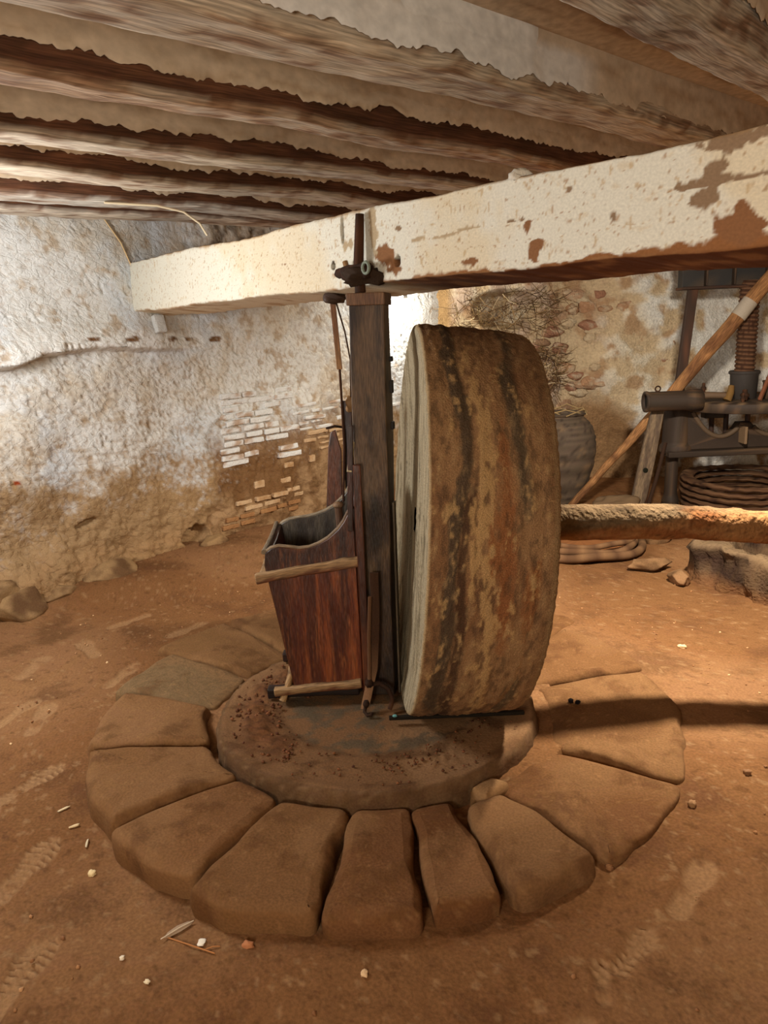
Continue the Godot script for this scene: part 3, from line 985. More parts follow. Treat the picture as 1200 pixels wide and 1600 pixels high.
func smooth_outline(raw: PackedVector2Array, step: float, rounds: int) -> PackedVector2Array:
	var pts := PackedVector2Array()
	for k in raw.size():
		var a := raw[k]
		var b := raw[(k + 1) % raw.size()]
		var m := maxi(1, int(a.distance_to(b) / step))
		for q in m: pts.append(a.lerp(b, float(q) / m))
	for r in rounds:
		var nx := PackedVector2Array()
		var n := pts.size()
		for k in n: nx.append(pts[k] * 0.5 + (pts[(k + 1) % n] + pts[(k + n - 1) % n]) * 0.25)
		pts = nx
	return pts

func build_ring() -> void:
	var o := thing("paving_ring", "ring of worn wedge-shaped paving stones laid round the round mill bed", "paving", BED)
	# joints: angle at the outer and at the inner edge; then outer radius and top of the stone that follows
	var js := [[-106.0, -106.0, 1.36, 0.070], [-128.3, -126.8, 1.34, 0.075], [-148.1, -149.8, 1.20, 0.082], [-170.1, -175.3, 1.155, 0.095], [-193.9, -200.8, 1.15, 0.092], [-221.2, -224.0, 1.17, 0.085], [-242.3, -241.2, 1.20, 0.085], [-261.8, -262.9, 1.22, 0.085],
		[-276.4, -278.4, 1.20, 0.080], [-287.8, -291.0, 1.19, 0.085], [-303.8, -304.1, 1.20, 0.066], [-328.5, -331.2, 1.21, 0.070], [-371.8, -372.2, 1.24, 0.066], [-399.3, -393.7, 1.36, 0.064], [-420.0, -420.0, 1.30, 0.06], [-443.0, -443.0, 1.30, 0.06], [-466.0, -466.0, 1.3, 0.06]]
	var tone := [L(152, 116, 80), L(154, 118, 82), L(152, 128, 96), L(156, 118, 82), L(152, 114, 78), L(152, 112, 76), L(150, 112, 76), L(142, 102, 68), L(132, 92, 60), L(150, 114, 80), L(142, 102, 68), L(142, 106, 72), L(146, 108, 74), L(142, 104, 70), L(142, 104, 70), L(142, 104, 70)]
	for k in js.size() - 1:
		var a: Array = js[k]
		var b: Array = js[k + 1]
		var raw := PackedVector2Array()
		var ri := 0.695
		if k == 9: ri = 0.75
		var ro: float = a[2]
		var g := 0.008
		for q in 9:
			var t := q / 8.0
			var an := deg_to_rad(lerpf(a[0], b[0], t))
			var off := (g / ro) * (1.0 - 2.0 * t)
			raw.append(Vector2(cos(an - off), sin(an - off)) * (ro + 0.02 * nA.get_noise_2d(k * 3.0, t)))
		for q in 7:
			var t := 1.0 - q / 6.0
			var an := deg_to_rad(lerpf(a[1], b[1], t))
			var off := (g / ri) * (1.0 - 2.0 * t)
			raw.append(Vector2(cos(an - off), sin(an - off)) * ri)
		var out := smooth_outline(raw, 0.014, 6)
		for q in out.size():
			out[q] += Vector2(nA.get_noise_2d(out[q].x * 4.0, out[q].y * 4.0 + k), nA.get_noise_2d(out[q].x * 4.0 + 50.0, out[q].y * 4.0)) * 0.010
		var cen := Vector2.ZERO
		for q in out: cen += q
		cen /= out.size()
		var h: float = a[3]
		var base: Color = tone[k]
		var sd := k * 7.3
		var col := func(p: Vector3) -> Color:
			var q := p * 1.2 + Vector3(sd, 0, 0)
			var nb := nB.get_noise_3dv(q)
			var c := base.lerp(L(172, 134, 96), ss(0.0, 0.4, nA.get_noise_3dv(q * 1.5)) * 0.5)
			c = c.lerp(L(118, 84, 56), ss(0.05, 0.4, nb + 0.3 * nC.get_noise_3dv(q)) * 0.55)
			if k == 2: c = c.lerp(L(132, 110, 82), ss(0.0, 0.3, nC.get_noise_3dv(q * 2.0)) * 0.6)
			c = c.lerp(L(186, 146, 104), ss(0.32, 0.5, nC.get_noise_3dv(q * 1.7 + Vector3(3, 3, 3))) * 0.35)
			return Color(c.r * 0.70, c.g * 0.635, c.b * 0.55)
		var lv := [[0.012, -0.09], [0.006, -0.03], [0.0, h * 0.35], [0.001, h - 0.024], [0.005, h - 0.012], [0.012, h - 0.004], [0.024, h]]
		var inn := []
		for q in 22: inn.append([(q + 1) / 22.0, h + 0.003])
		put("stone", slab(out, lv, cen, inn, 0.009, sd, col, 0.018), M.stone, o, Transform3D(Basis(), BED))
	# the small stone between the ninth wedge and the bed
	var small := smooth_outline(PackedVector2Array([Vector2(0.30, 0.62), Vector2(0.39, 0.545), Vector2(0.46, 0.59), Vector2(0.36, 0.69)]), 0.012, 4)
	put("stone", slab(small, [[0.0, -0.05], [0.0, 0.05], [0.006, 0.068], [0.016, 0.074]], Vector2(0.38, 0.61), [[0.4, 0.076], [1.0, 0.076]], 0.008, 3.0, func(p): return L(150, 112, 74)), M.stone, o, Transform3D(Basis(), BED))

func build_bed() -> void:
	var n := 220
	var prof := [[0.655, -0.06], [0.653, 0.02], [0.650, 0.06], [0.647, 0.084], [0.642, 0.098], [0.634, 0.105], [0.622, 0.107], [0.604, 0.105]]
	var r := 0.585
	while r > 0.0:
		prof.append([r, 0.1])
		r -= 0.012
	prof.append([0.0, 0.098])
	var f := func(i: int, j: int) -> Vector3:
		var a := TAU * i / n
		var rr: float = prof[j][0]
		var y: float = prof[j][1]
		rr *= 1.0 + 0.018 * nA.get_noise_2d(cos(a) * 1.4, sin(a) * 1.4) * ss(0.2, 0.6, rr)
		var p := Vector3(cos(a) * rr, y, sin(a) * rr)
		var nb := nB.get_noise_3dv(p * 1.5)
		var nc := nC.get_noise_3dv(p * 1.6)
		var deg := rad_to_deg(a)
		var c := L(126, 92, 62).lerp(L(146, 110, 76), ss(-0.1, 0.4, nA.get_noise_3dv(p * 2.0)))
		c = c.lerp(L(88, 60, 38), ss(0.05, 0.4, nb) * 0.7)
		var track := ss(0.40, 0.34, absf(rr - 0.02) + 0.05 * nb)
		c = c.lerp(L(96, 84, 66), track * ss(-0.12, 0.2, nb + 0.4 * nc) * 0.75)
		if j < 6:
			c = c.lerp(L(92, 68, 46), 0.6).lerp(L(140, 110, 78), ss(0.2, 0.5, nC.get_noise_3dv(p * 3.0)) * 0.6)
			y += 0.006 * nc * ss(0.0, 0.08, y)
			p += Vector3(cos(a), 0, sin(a)) * (0.008 * nb + 0.008 * nc)
		# loose earth heaped on the left of the bed, crumbs elsewhere
		var heap := bump(rr, 0.50, 0.12) * ss(118.0, 150.0, deg) * ss(262.0, 225.0, deg)
		var crumbs := bump(rr, 0.52, 0.10) * ss(-0.05, 0.2, nA.get_noise_3dv(p * 3.0))
		if j > 5:
			y += heap * (0.006 + 0.012 * ss(-0.1, 0.4, nb) + 0.010 * nC.get_noise_3dv(p * 2.4)) + crumbs * 0.008 * ss(0.0, 0.3, nc) - 0.010 * track
			y += 0.004 * nb
		c = c.lerp(L(122, 78, 48).lerp(L(80, 48, 30), ss(-0.1, 0.3, nc)), heap * 0.7)
		gc = c
		return Vector3(p.x, y, p.z)
	var st := SurfaceTool.new()
	st.begin(Mesh.PRIMITIVE_TRIANGLES)
	for k in 520:
		var an := deg_to_rad(rng.randf_range(128.0, 262.0))
		var rr := 0.50 + rng.randfn(0.0, 0.055)
		if k > 330:
			an = deg_to_rad(rng.randf_range(5.0, 178.0))
			rr = rng.randf_range(0.40, 0.60)
		if rr > 0.61: continue
		var s := rng.randf_range(0.002, 0.0075) if k < 330 else rng.randf_range(0.002, 0.006)
		var c := L(126, 80, 50).lerp(L(74, 44, 28), rng.randf())
		st.append_from(rock(Vector3(s, s * 0.7, s), k * 0.9, 0.3, 7, 5, func(q): return c), 0, Transform3D(Basis(), BED + Vector3(cos(an) * rr, 0.106 + s * 0.3, sin(an) * rr + 0.035)))
	tag(put("earth_clods", st.commit(), M.plain), "crumbled reddish earth lying on the mill bed left of the hopper", "earth", "", "stuff")
	var o := put("mill_bed", grid(n + 1, prof.size(), f, true), M.stone, null, Transform3D(Basis(), BED + Vector3(0.0, 0, 0.035)))
	tag(o, "low round stone mill bed, earth-covered, that the millstone and hopper stand on", "mill bed")

func build_runner() -> void:
	var z := Vector3(0.99680, -0.07044, -0.03782).normalized()
	var cl := Vector3(0.0929, 0.8600, -2.9608)
	var xf := along(cl, cl + z)
	var w := 0.4213
	var o := thing("millstone", "huge upright round millstone, thick rust-brown rim streaked with black, standing on the mill bed", "millstone", cl - Vector3.UP * 0.75)
	var prof := []
	var nf := 56
	for k in nf:
		var r := lerpf(0.05, 0.738, k / float(nf - 1))
		prof.append([r, lerp_list([[0.05, 0.030], [0.45, 0.027], [0.60, 0.020], [0.69, 0.009], [0.738, 0.0]], r)])
	prof.append_array([[0.750, 0.001], [0.756, 0.004], [0.757, 0.010]])
	for k in 84:
		var t := (k + 1) / 84.0
		prof.append([lerpf(0.757, 0.735, t * t), lerpf(0.010, w - 0.05, t)])
	prof.append_array([[0.732, w - 0.034], [0.726, w - 0.020], [0.716, w - 0.009], [0.700, w - 0.002], [0.67, w + 0.004], [0.55, w + 0.008], [0.3, w + 0.01], [0.05, w + 0.01]])
	var n := 540
	var f := func(i: int, j: int) -> Vector3:
		var a := TAU * i / n
		var r: float = prof[j][0]
		var q: float = prof[j][1]
		var on := j >= nf + 1 and j < prof.size() - 7
		var d := Vector3(cos(a), sin(a), 0)
		var p := d * r + Vector3(0, 0, q)
		var s := Vector3(cos(a) * 0.55, sin(a) * 0.55, q * 2.6)       # stretched round the rim
		var nb := nB.get_noise_3dv(s * 1.4)
		var nc := nC.get_noise_3dv(p * 1.2)
		guv = Vector2(p.x, p.y)
		if j < nf:
			# dressed flank, pale and streaked downwards
			var st := nB.get_noise_3d(p.x * 7.0, p.y * 0.5, 3.0)
			var c := L(208, 190, 154).lerp(L(170, 152, 116), ss(-0.1, 0.3, st))
			c = c.lerp(L(212, 194, 158), ss(0.15, 0.35, nB.get_noise_3d(p.x * 9.0, p.y * 0.7, 9.0)) * 0.7)
			gc = c.lerp(L(116, 102, 78), ss(0.2, 0.4, nC.get_noise_3d(p.x * 3.0, p.y * 0.4, 1.0)) * 0.7)
			p.z += 0.006 * st
			return p
		var lo := nA.get_noise_3dv(Vector3(cos(a) * 1.3, sin(a) * 1.3, q * 3.0))
		var lo2 := nA.get_noise_3dv(Vector3(cos(a) * 1.6 + 9.0, sin(a) * 1.6, q * 4.0))
		var t := q / w + 0.10 * lo + 0.035 * nb
		var v := sin(a)
		var c := L(174, 133, 91).lerp(L(146, 105, 70), ss(-0.2, 0.35, lo2 + 0.5 * nb) * 0.8)
		var fine := nB.get_noise_3dv(Vector3(cos(a) * 2.2, sin(a) * 2.2, q * 9.0))
		var rag := nb * 0.5 + fine * 0.5 + 0.15 * nD.get_noise_3dv(p * 0.8)      # ragged edges of the stains
		c = c.lerp(L(164, 102, 58), ss(0.3, 0.9, bump(t, 0.53, 0.16) * bump(v, 0.1, 1.1) + rag) * 0.8)
		c = c.lerp(L(86, 74, 58), ss(0.25, 0.75, bump(t, 0.20, 0.10) * ss(-1.0, -0.7, v) + rag * 0.9) * 0.85)
		c = c.lerp(L(70, 46, 32), ss(0.35, 0.75, bump(t, 0.285, 0.06) * ss(0.75, 0.2, v) + rag * 0.8) * 0.8)
		c = c.lerp(L(90, 78, 60), ss(0.25, 0.8, bump(t, 0.66, 0.17) * bump(v, 0.65, 0.75) + rag * 0.9) * 0.85)
		c = c.lerp(L(162, 104, 60), ss(0.35, 0.75, bump(t, 0.74, 0.13) * bump(v, -0.12, 0.35) + rag) * 0.8)
		c = c.lerp(L(92, 80, 60), ss(0.3, 0.75, bump(t, 0.70, 0.16) * bump(v, -0.68, 0.35) + rag) * 0.8)
		c = c.lerp(L(176, 128, 80), ss(0.25, 0.7, bump(t - 0.30 * (v + 0.9), 0.58, 0.035) * ss(-0.3, -0.5, v) + rag * 0.6) * 0.6)
		var crust := lerp_list([[-1.0, 0.47], [-0.3, 0.45], [0.3, 0.37], [0.9, 0.32]], v)
		c = c.lerp(L(212, 170, 112), ss(0.30, 0.62, bump(t, crust, 0.105) * ss(0.95, 0.55, v) * (0.75 + 0.5 * fine) + rag * 1.5 + 0.4 * nD.get_noise_3dv(p)) * 0.8)
		c = c.lerp(L(150, 112, 74), ss(0.84, 0.95, t) * 0.6)
		c = c.lerp(L(200, 164, 116), ss(0.16, 0.42, fine + 0.25 * nc) * 0.35)
		c = c.lerp(L(84, 62, 44), ss(0.12, 0.40, -fine + 0.25 * nc) * 0.5)
		if j >= nf and j < nf + 2: c = L(196, 166, 122)
		if j > prof.size() - 8: c = L(176, 142, 98)
		gc = c
		var ragged := 0.006 * nC.get_noise_3dv(p * 2.5)
		if on: p += d * (0.0045 * nb + 0.0035 * fine + 0.002 * nc + 0.002 * nD.get_noise_3dv(p) + 0.002 * nA.get_noise_1d(q * 22.0) - 0.006 * bump(t, 0.26, 0.06))
		else: p += d * ragged + Vector3(0, 0, ragged * 0.6)
		return p
	put("stone", grid(n + 1, prof.size(), f, true), M.runner, o, xf)
	# the shaft
	var a := cl + z * (w + 0.008)
	var b := cl + z * 2.75
	var sh := thing("axle_shaft", "thick round wooden shaft, bark half gone, running from the millstone's hub to the right edge", "shaft", a)
	var pts := []
	var nn := 150
	for k in nn + 1:
		var t := float(k) / nn
		var p := a.lerp(b, t)
		pts.append(p + Vector3(0, 0.010 * nA.get_noise_1d(t * 3.0) + 0.006 * sin(t * 9.0), 0.01 * nA.get_noise_1d(t * 3.0 + 50.0)))
	var cf := func(p: Vector3, an: float, t: float) -> Color:
		var q := Vector3(p.x * 0.6, p.y * 2.0, p.z * 2.0)
		var nb := nB.get_noise_3dv(q * 1.3)
		var up := sin(an)
		var c := L(112, 90, 64).lerp(L(76, 60, 42), ss(-0.1, 0.35, nb))
		var bald := ss(-0.08, 0.06, t - 0.20 - 0.16 * (p.y - pts[int(t * nn)].y) / 0.06 + 0.10 * nb)
		c = c.lerp(L(166, 118, 74).lerp(L(144, 92, 52), ss(-0.1, 0.3, nb)), bald * 0.85)
		c = c.lerp(L(70, 50, 34), ss(0.30, 0.45, nC.get_noise_3dv(q * 2.0)) * 0.5)
		return c
	var rad := func(t: float) -> float: return 0.074 - 0.014 * t + 0.0035 * nA.get_noise_1d(t * 18.0)
	var fr := tube(pts, rad, 40, cf)
	put("log", roughen(fr, 0.005), M.rubble, sh)

func roughen(m: ArrayMesh, amp: float, freq := 2.0) -> ArrayMesh:       # push the surface in and out along its normals
	var arr := m.surface_get_arrays(0)
	var P: PackedVector3Array = arr[Mesh.ARRAY_VERTEX]
	var N: PackedVector3Array = arr[Mesh.ARRAY_NORMAL]
	for k in P.size():
		P[k] += N[k] * amp * (nB.get_noise_3dv(P[k] * freq) + 0.6 * nC.get_noise_3dv(P[k] * freq * 0.8))
	var I: PackedInt32Array = arr[Mesh.ARRAY_INDEX]
	return commit(P, arr[Mesh.ARRAY_COLOR], arr[Mesh.ARRAY_TEX_UV], I, seam_pairs(P))

func seam_pairs(P: PackedVector3Array) -> PackedInt32Array:
	var at := {}
	var out := PackedInt32Array()
	for k in P.size():
		var key := Vector3i((P[k] * 200000.0).round())
		if at.has(key): out.append_array([at[key], k])
		else: at[key] = k
	return out

func wood_col(a: Color, b: Color, sd: float) -> Callable:
	return func(p: Vector3) -> Color:
		var q := Vector3(p.x * 4.0 + sd, p.y * 4.0, p.z * 0.5)
		var nb := nB.get_noise_3dv(q)
		return a.lerp(b, ss(-0.25, 0.35, nb + 0.3 * nA.get_noise_3dv(q * 0.6)))

func build_post() -> void:
	var a := Vector3(-0.043, 0.10, -3.03)
	var b := Vector3(-0.022, 1.735, -3.02)
	var o := thing("pivot_post", "tall square dark wooden post between hopper and millstone, holding up the white beam", "post", a)
	var front := Vector3(-0.20, 0, 0.98).normalized()
	var xf := along(a, b, front)
	var cf := func(p: Vector3) -> Color:
		var q := Vector3(p.x * 4.0, p.y * 4.0, p.z * 0.5)
		var nb := nB.get_noise_3dv(q)
		var c := L(84, 62, 45).lerp(L(58, 43, 32), ss(-0.2, 0.3, nb))
		c = c.lerp(L(130, 102, 74), ss(0.12, 0.4, nA.get_noise_3dv(Vector3(p.x * 1.5, p.z * 2.2 + p.x * 3.0, 2.0))) * 0.6)
		c = c.lerp(L(104, 92, 74), ss(0.9, 0.3, p.z) * ss(0.0, 0.05, p.x) * 0.7)
		return c.lerp(L(40, 34, 30), ss(0.1, 0.35, nC.get_noise_3dv(q * 0.5)) * 0.6)
	var df := func(p: Vector3) -> Vector3:
		return p + Vector3(0.004 * nA.get_noise_2d(p.z * 1.5, p.y * 4.0), 0.004 * nA.get_noise_2d(p.z * 1.5 + 30.0, p.x * 4.0), 0)
	put("timber", bar(0.136, 0.13, 1.595, 0.006, 60, [4, 6, 4, 6], df, cf), M.oldwood, o, xf)
	put("cap", bar(0.148, 0.140, 0.045, 0.004, 2, [2, 3, 2, 3], null, wood_col(L(116, 80, 56), L(150, 110, 76), 3.0)), M.oldwood, o, xf * Transform3D(Basis(), Vector3(0, 0, 1.592)))
	var strip := along(Vector3(0.036, 0.115, -2.965), Vector3(0.042, 1.0, -2.965), front)
	put("edge_strip", bar(0.008, 0.04, 0.82, 0.003, 8, [1, 1, 1, 1], null, wood_col(L(120, 104, 82), L(88, 74, 58), 8.0)), M.oldwood, o, strip)
	for h in [[0.055, 1.22, 0.03], [0.056, 1.36, 0.05], [0.058, 1.48, 0.02]]:
		put("splinter", bar(0.012, 0.03, h[2], 0.003, 3, [1, 1, 1, 1], null, wood_col(L(60, 44, 32), L(40, 30, 24), 2.0)), M.oldwood, o, along(Vector3(h[0] - 0.006, h[1], -2.99), Vector3(h[0] - 0.006, h[1] + 1.0, -2.99), front))

func build_hopper() -> void:
	var o := thing("hopper", "dark reddish wooden hopper box with a wavy top edge, standing left of the post", "hopper", Vector3(-0.28, 0.105, -3.15))
	var red := func(p: Vector3) -> Color:
		var q := Vector3(p.x * 9.0, p.y * 0.5, p.z * 2.0)
		var nb := nB.get_noise_3dv(q)
		var c := L(112, 50, 24).lerp(L(160, 84, 42), ss(-0.15, 0.35, nb))
		c = c.lerp(L(78, 32, 15), ss(0.05, 0.5, nA.get_noise_3dv(q * 1.5)) * 0.8)
		c = c.lerp(L(58, 36, 26), ss(0.66, 0.72, p.y) * 0.7)
		c = c.lerp(L(50, 26, 18), ss(-0.30, -0.46, p.x) * 0.7)
		c = c.lerp(L(176, 108, 62), ss(0.18, 0.40, nC.get_noise_3dv(Vector3(p.x * 5.0, p.y * 0.22, 3.0))) * 0.35)
		for kn in [[-0.19, 0.27], [-0.20, 0.64], [-0.165, 0.44]]:
			var kr := Vector2((p.x - kn[0]) * 1.6, (p.y - kn[1]) * 0.8).length()
			c = c.lerp(L(44, 20, 12).lerp(L(190, 112, 62), 0.5 + 0.5 * sin(kr * 700.0)), ss(0.030, 0.008, kr) * 0.6)
		return c
	var grey := func(p: Vector3) -> Color: return L(96, 84, 68).lerp(L(60, 48, 38), ss(-0.2, 0.3, nB.get_noise_3dv(Vector3(p.x * 5.0, p.y * 0.6, p.z))))
	var top := [[-0.482, 0.752], [-0.455, 0.770], [-0.425, 0.776], [-0.385, 0.770], [-0.345, 0.763], [-0.305, 0.766], [-0.265, 0.780], [-0.225, 0.802], [-0.185, 0.836], [-0.160, 0.868], [-0.140, 0.905], [-0.122, 0.925]]
	var ol := PackedVector2Array([Vector2(-0.117, 0.150), Vector2(-0.402, 0.150), Vector2(-0.488, 0.70)])
	for q in top: ol.append(Vector2(q[0], q[1]))
	put("side_board", board(ol, 0.022, 0.003, red, Vector2(0.006, 0.02)), M.plank, o, Transform3D(Basis(), Vector3(0, 0, -2.945)))
	var ol2 := PackedVector2Array([Vector2(-0.117, 0.150), Vector2(-0.402, 0.150), Vector2(-0.488, 0.70)])
	for q in top: ol2.append(Vector2(q[0], q[1] + 0.035 * ss(-0.48, -0.30, q[0])))
	put("side_board", board(ol2, 0.022, 0.003, grey, Vector2(0.012, 0.03)), M.plank, o, Transform3D(Basis(), Vector3(0, 0, -3.365)))
	# the sloping end board: u along the depth, v up the slope
	var v := (Vector3(-0.482, 0.752, 0) - Vector3(-0.402, 0.150, 0))
	var ln := v.length()
	var end := PackedVector2Array([Vector2(0.0, 0.0), Vector2(0.40, 0.0), Vector2(0.40, ln + 0.012), Vector2(0.30, ln + 0.004), Vector2(0.2, ln - 0.004), Vector2(0.1, ln - 0.004), Vector2(0.0, ln)])
	var eb := Basis(Vector3(0, 0, -1), v.normalized(), Vector3(0, 0, -1).cross(v.normalized()))
	put("end_board", board(end, 0.020, 0.003, func(p): return red.call(Vector3(p.x, p.y + 0.1, 1.0))), M.plank, o, Transform3D(eb, Vector3(-0.394, 0.150, -2.957)))
	put("rim", tube([Vector3(-0.487, 0.757, -2.935), Vector3(-0.487, 0.756, -3.10), Vector3(-0.488, 0.76, -3.25), Vector3(-0.490, 0.768, -3.37)], func(t): return 0.010, 8, func(p, a, t): return L(150, 128, 100)), M.oldwood, o)
	var rimp := []
	for q in top: rimp.append(Vector3(q[0], q[1] + 0.002, -2.945))
	put("rim", tube(rimp, func(t): return 0.0085, 8, func(p, a, t): return L(158, 134, 104).lerp(L(110, 78, 52), ss(0.55, 1.0, t))), M.oldwood, o)
	var rimq := []
	for q in top: rimq.append(Vector3(q[0], q[1] + 0.002 + 0.035 * ss(-0.48, -0.30, q[0]), -3.365))
	put("rim", tube(rimq, func(t): return 0.0085, 8, func(p, a, t): return L(168, 150, 122)), M.oldwood, o)
	var back := PackedVector2Array([Vector2(0.0, 0.0), Vector2(0.44, 0.0), Vector2(0.44, 0.86), Vector2(0.30, 0.90), Vector2(0.10, 0.86), Vector2(0.0, 0.84)])
	put("back_board", board(back, 0.022, 0.003, red), M.plank, o, Transform3D(Basis(Vector3(0, 0, -1), Vector3.UP, Vector3.RIGHT), Vector3(-0.108, 0.108, -2.94)))
	put("upright", bar(0.030, 0.028, 0.99, 0.004, 14, [2, 2, 2, 2], null, wood_col(L(120, 66, 38), L(76, 40, 26), 5.0)), M.plank, o, along(Vector3(-0.100, 0.108, -2.918), Vector3(-0.098, 1.07, -2.918), Vector3.BACK))
	put("upright", bar(0.022, 0.018, 0.42, 0.003, 8, [2, 2, 2, 2], null, wood_col(L(84, 46, 30), L(60, 34, 24), 6.0)), M.plank, o, along(Vector3(-0.136, 0.83, -2.93), Vector3(-0.124, 1.07, -2.93), Vector3.BACK))
	put("pale_lath", bar(0.020, 0.012, 0.12, 0.002, 4, [1, 1, 1, 1], null, wood_col(L(222, 204, 164), L(200, 176, 134), 7.0)), M.oldwood, o, along(Vector3(-0.128, 1.068, -2.925), Vector3(-0.112, 1.18, -2.96), Vector3.BACK))
	# battens
	var worn := func(p: Vector3) -> Color:
		var nb := nB.get_noise_3dv(p * 3.0)
		return L(188, 150, 104).lerp(L(120, 70, 40), ss(0.004, -0.016, p.y + 0.02 * nb)).lerp(L(80, 44, 28), ss(0.15, 0.35, nb) * 0.6)
	var wob := func(p: Vector3) -> Vector3: return p + Vector3(0.004 * nB.get_noise_3dv(p * 2.0), 0.006 * nB.get_noise_3dv(p * 2.0 + Vector3(4, 0, 0)), 0)
	put("batten", bar(0.034, 0.042, 0.425, 0.006, 20, [3, 3, 3, 3], wob, worn), M.oldwood, o, along(Vector3(-0.525, 0.652, -2.925), Vector3(-0.105, 0.706, -2.925)))
	put("batten", bar(0.030, 0.040, 0.46, 0.006, 20, [3, 3, 3, 3], wob, worn), M.oldwood, o, along(Vector3(-0.498, 0.655, -2.93), Vector3(-0.498, 0.672, -3.39)))
	put("batten", bar(0.036, 0.034, 0.365, 0.006, 20, [3, 3, 3, 3], wob, worn), M.oldwood, o, along(Vector3(-0.487, 0.157, -2.925), Vector3(-0.128, 0.176, -2.925)))
	put("batten", bar(0.030, 0.036, 0.44, 0.006, 20, [3, 3, 3, 3], wob, worn), M.oldwood, o, along(Vector3(-0.43, 0.165, -2.95), Vector3(-0.43, 0.17, -3.38)))
	put("peg", tube([Vector3(-0.455, 0.118, -2.915), Vector3(-0.437, 0.16, -2.93), Vector3(-0.415, 0.22, -2.95)], func(t): return 0.016 - 0.006 * t, 10, func(p, a, t): return L(190, 150, 100)), M.oldwood, o)
	put("base_beam", bar(0.05, 0.044, 0.385, 0.006, 16, [3, 3, 3, 3], wob, wood_col(L(40, 26, 20), L(62, 38, 26), 4.0)), M.oldwood, o, along(Vector3(-0.520, 0.138, -2.965), Vector3(-0.140, 0.138, -2.965)))
	put("base_beam", bar(0.05, 0.044, 0.36, 0.006, 16, [3, 3, 3, 3], wob, wood_col(L(40, 26, 20), L(62, 38, 26), 9.0)), M.oldwood, o, along(Vector3(-0.50, 0.138, -3.33), Vector3(-0.14, 0.138, -3.33)))
	# far uprights
	var pk := PackedVector2Array([Vector2(-0.262, 0.80), Vector2(-0.187, 0.80), Vector2(-0.178, 1.08), Vector2(-0.190, 1.13), Vector2(-0.200, 1.178), Vector2(-0.222, 1.165), Vector2(-0.236, 1.10)])
	put("pointed_board", board(pk, 0.024, 0.003, func(p): return L(124, 68, 40).lerp(L(66, 38, 26), ss(-0.2, 0.3, nB.get_noise_3dv(Vector3(p.x * 9.0, p.y * 0.6, 1.0)))), Vector2(0.008, 0.03)), M.plank, o, Transform3D(Basis(), Vector3(0, 0, -3.392)))
	put("upright", bar(0.044, 0.03, 0.50, 0.004, 8, [2, 2, 2, 2], null, wood_col(L(74, 42, 30), L(52, 32, 24), 12.0)), M.plank, o, along(Vector3(-0.150, 0.80, -3.42), Vector3(-0.146, 1.27, -3.42), Vector3.BACK))
	put("knob", rock(Vector3(0.022, 0.032, 0.02), 2.2, 0.2, 14, 9, func(p): return L(176, 134, 88)), M.oldwood, o, Transform3D(Basis(), Vector3(-0.128, 1.285, -3.40)))
	put("tie_wire", tube([Vector3(-0.24, 1.185, -3.39), Vector3(-0.20, 1.195, -3.375), Vector3(-0.16, 1.185, -3.39)], func(t): return 0.006, 6, rust_color), M.rust, o)
	# stick standing in the far corner of the box
	var st := thing("stirring_stick", "short turned wooden stick standing in the hopper's far corner", "stick", Vector3(-0.19, 0.45, -3.32))
	put("shaft", tube([Vector3(-0.186, 0.30, -3.32), Vector3(-0.196, 0.62, -3.315), Vector3(-0.200, 0.80, -3.31), Vector3(-0.202, 0.845, -3.31)], func(t): return 0.017, 12, func(p, a, t): return L(112, 80, 56)), M.oldwood, st)
	put("head", lathe([Vector2(0, 0), Vector2(0.018, 0.0), Vector2(0.024, 0.006), Vector2(0.024, 0.016), Vector2(0.015, 0.024), Vector2(0, 0.026)], 14, null, func(p): return L(150, 116, 84)), M.oldwood, st, Transform3D(Basis(), Vector3(-0.202, 0.842, -3.31)))
	# the rod and cord that hang from the beam to the hopper
	var h := thing("hanging_rod", "thin wooden lath and dark cord hanging from the beam down to the hopper", "rod", Vector3(-0.17, 1.2, -3.35))
	put("lath", bar(0.024, 0.010, 0.30, 0.002, 8, [1, 1, 1, 1], null, wood_col(L(190, 140, 90), L(150, 100, 62), 3.0)), M.oldwood, h, along(Vector3(-0.166, 1.44, -3.38), Vector3(-0.180, 1.74, -3.36), Vector3.BACK))
	put("rod", tube([Vector3(-0.166, 1.46, -3.385), Vector3(-0.163, 1.1, -3.37), Vector3(-0.18, 0.86, -3.34)], func(t): return 0.006, 6, rust_color), M.rust, h)
	put("cord", tube([Vector3(-0.165, 1.72, -3.37), Vector3(-0.135, 1.6, -3.37), Vector3(-0.118, 1.48, -3.38), Vector3(-0.125, 1.29, -3.40)], func(t): return 0.004, 6, func(p, a, t): return L(90, 66, 46)), M.rust, h)
	put("hook_block", rock(Vector3(0.05, 0.022, 0.04), 5.5, 0.25, 14, 9, func(p): return L(84, 60, 44)), M.oldwood, h, Transform3D(Basis(), Vector3(-0.175, 1.738, -3.36)))
	# scraper
	var s := thing("iron_scraper", "bent iron strap with hooks and a scraper blade in front of the post's foot", "scraper", Vector3(-0.07, 0.1, -2.84))
	var strap := func(q: Array, wd: float, th: float) -> ArrayMesh:
		var f := func(i: int, j: int) -> Vector3:
			var c: Vector3 = q[j]
			var k: Vector2 = [Vector2(-1, -1), Vector2(1, -1), Vector2(1, 1), Vector2(-1, 1), Vector2(-1, -1)][i]
			gc = L(84, 56, 40).lerp(L(66, 44, 33), ss(-0.2, 0.3, nB.get_noise_3dv(c * 3.0))).lerp(L(164, 122, 88), ss(0.30, 0.22, c.y))
			return c + Vector3(k.x * wd / 2, 0, k.y * th / 2)
		return grid(5, q.size(), f, true, null, true)
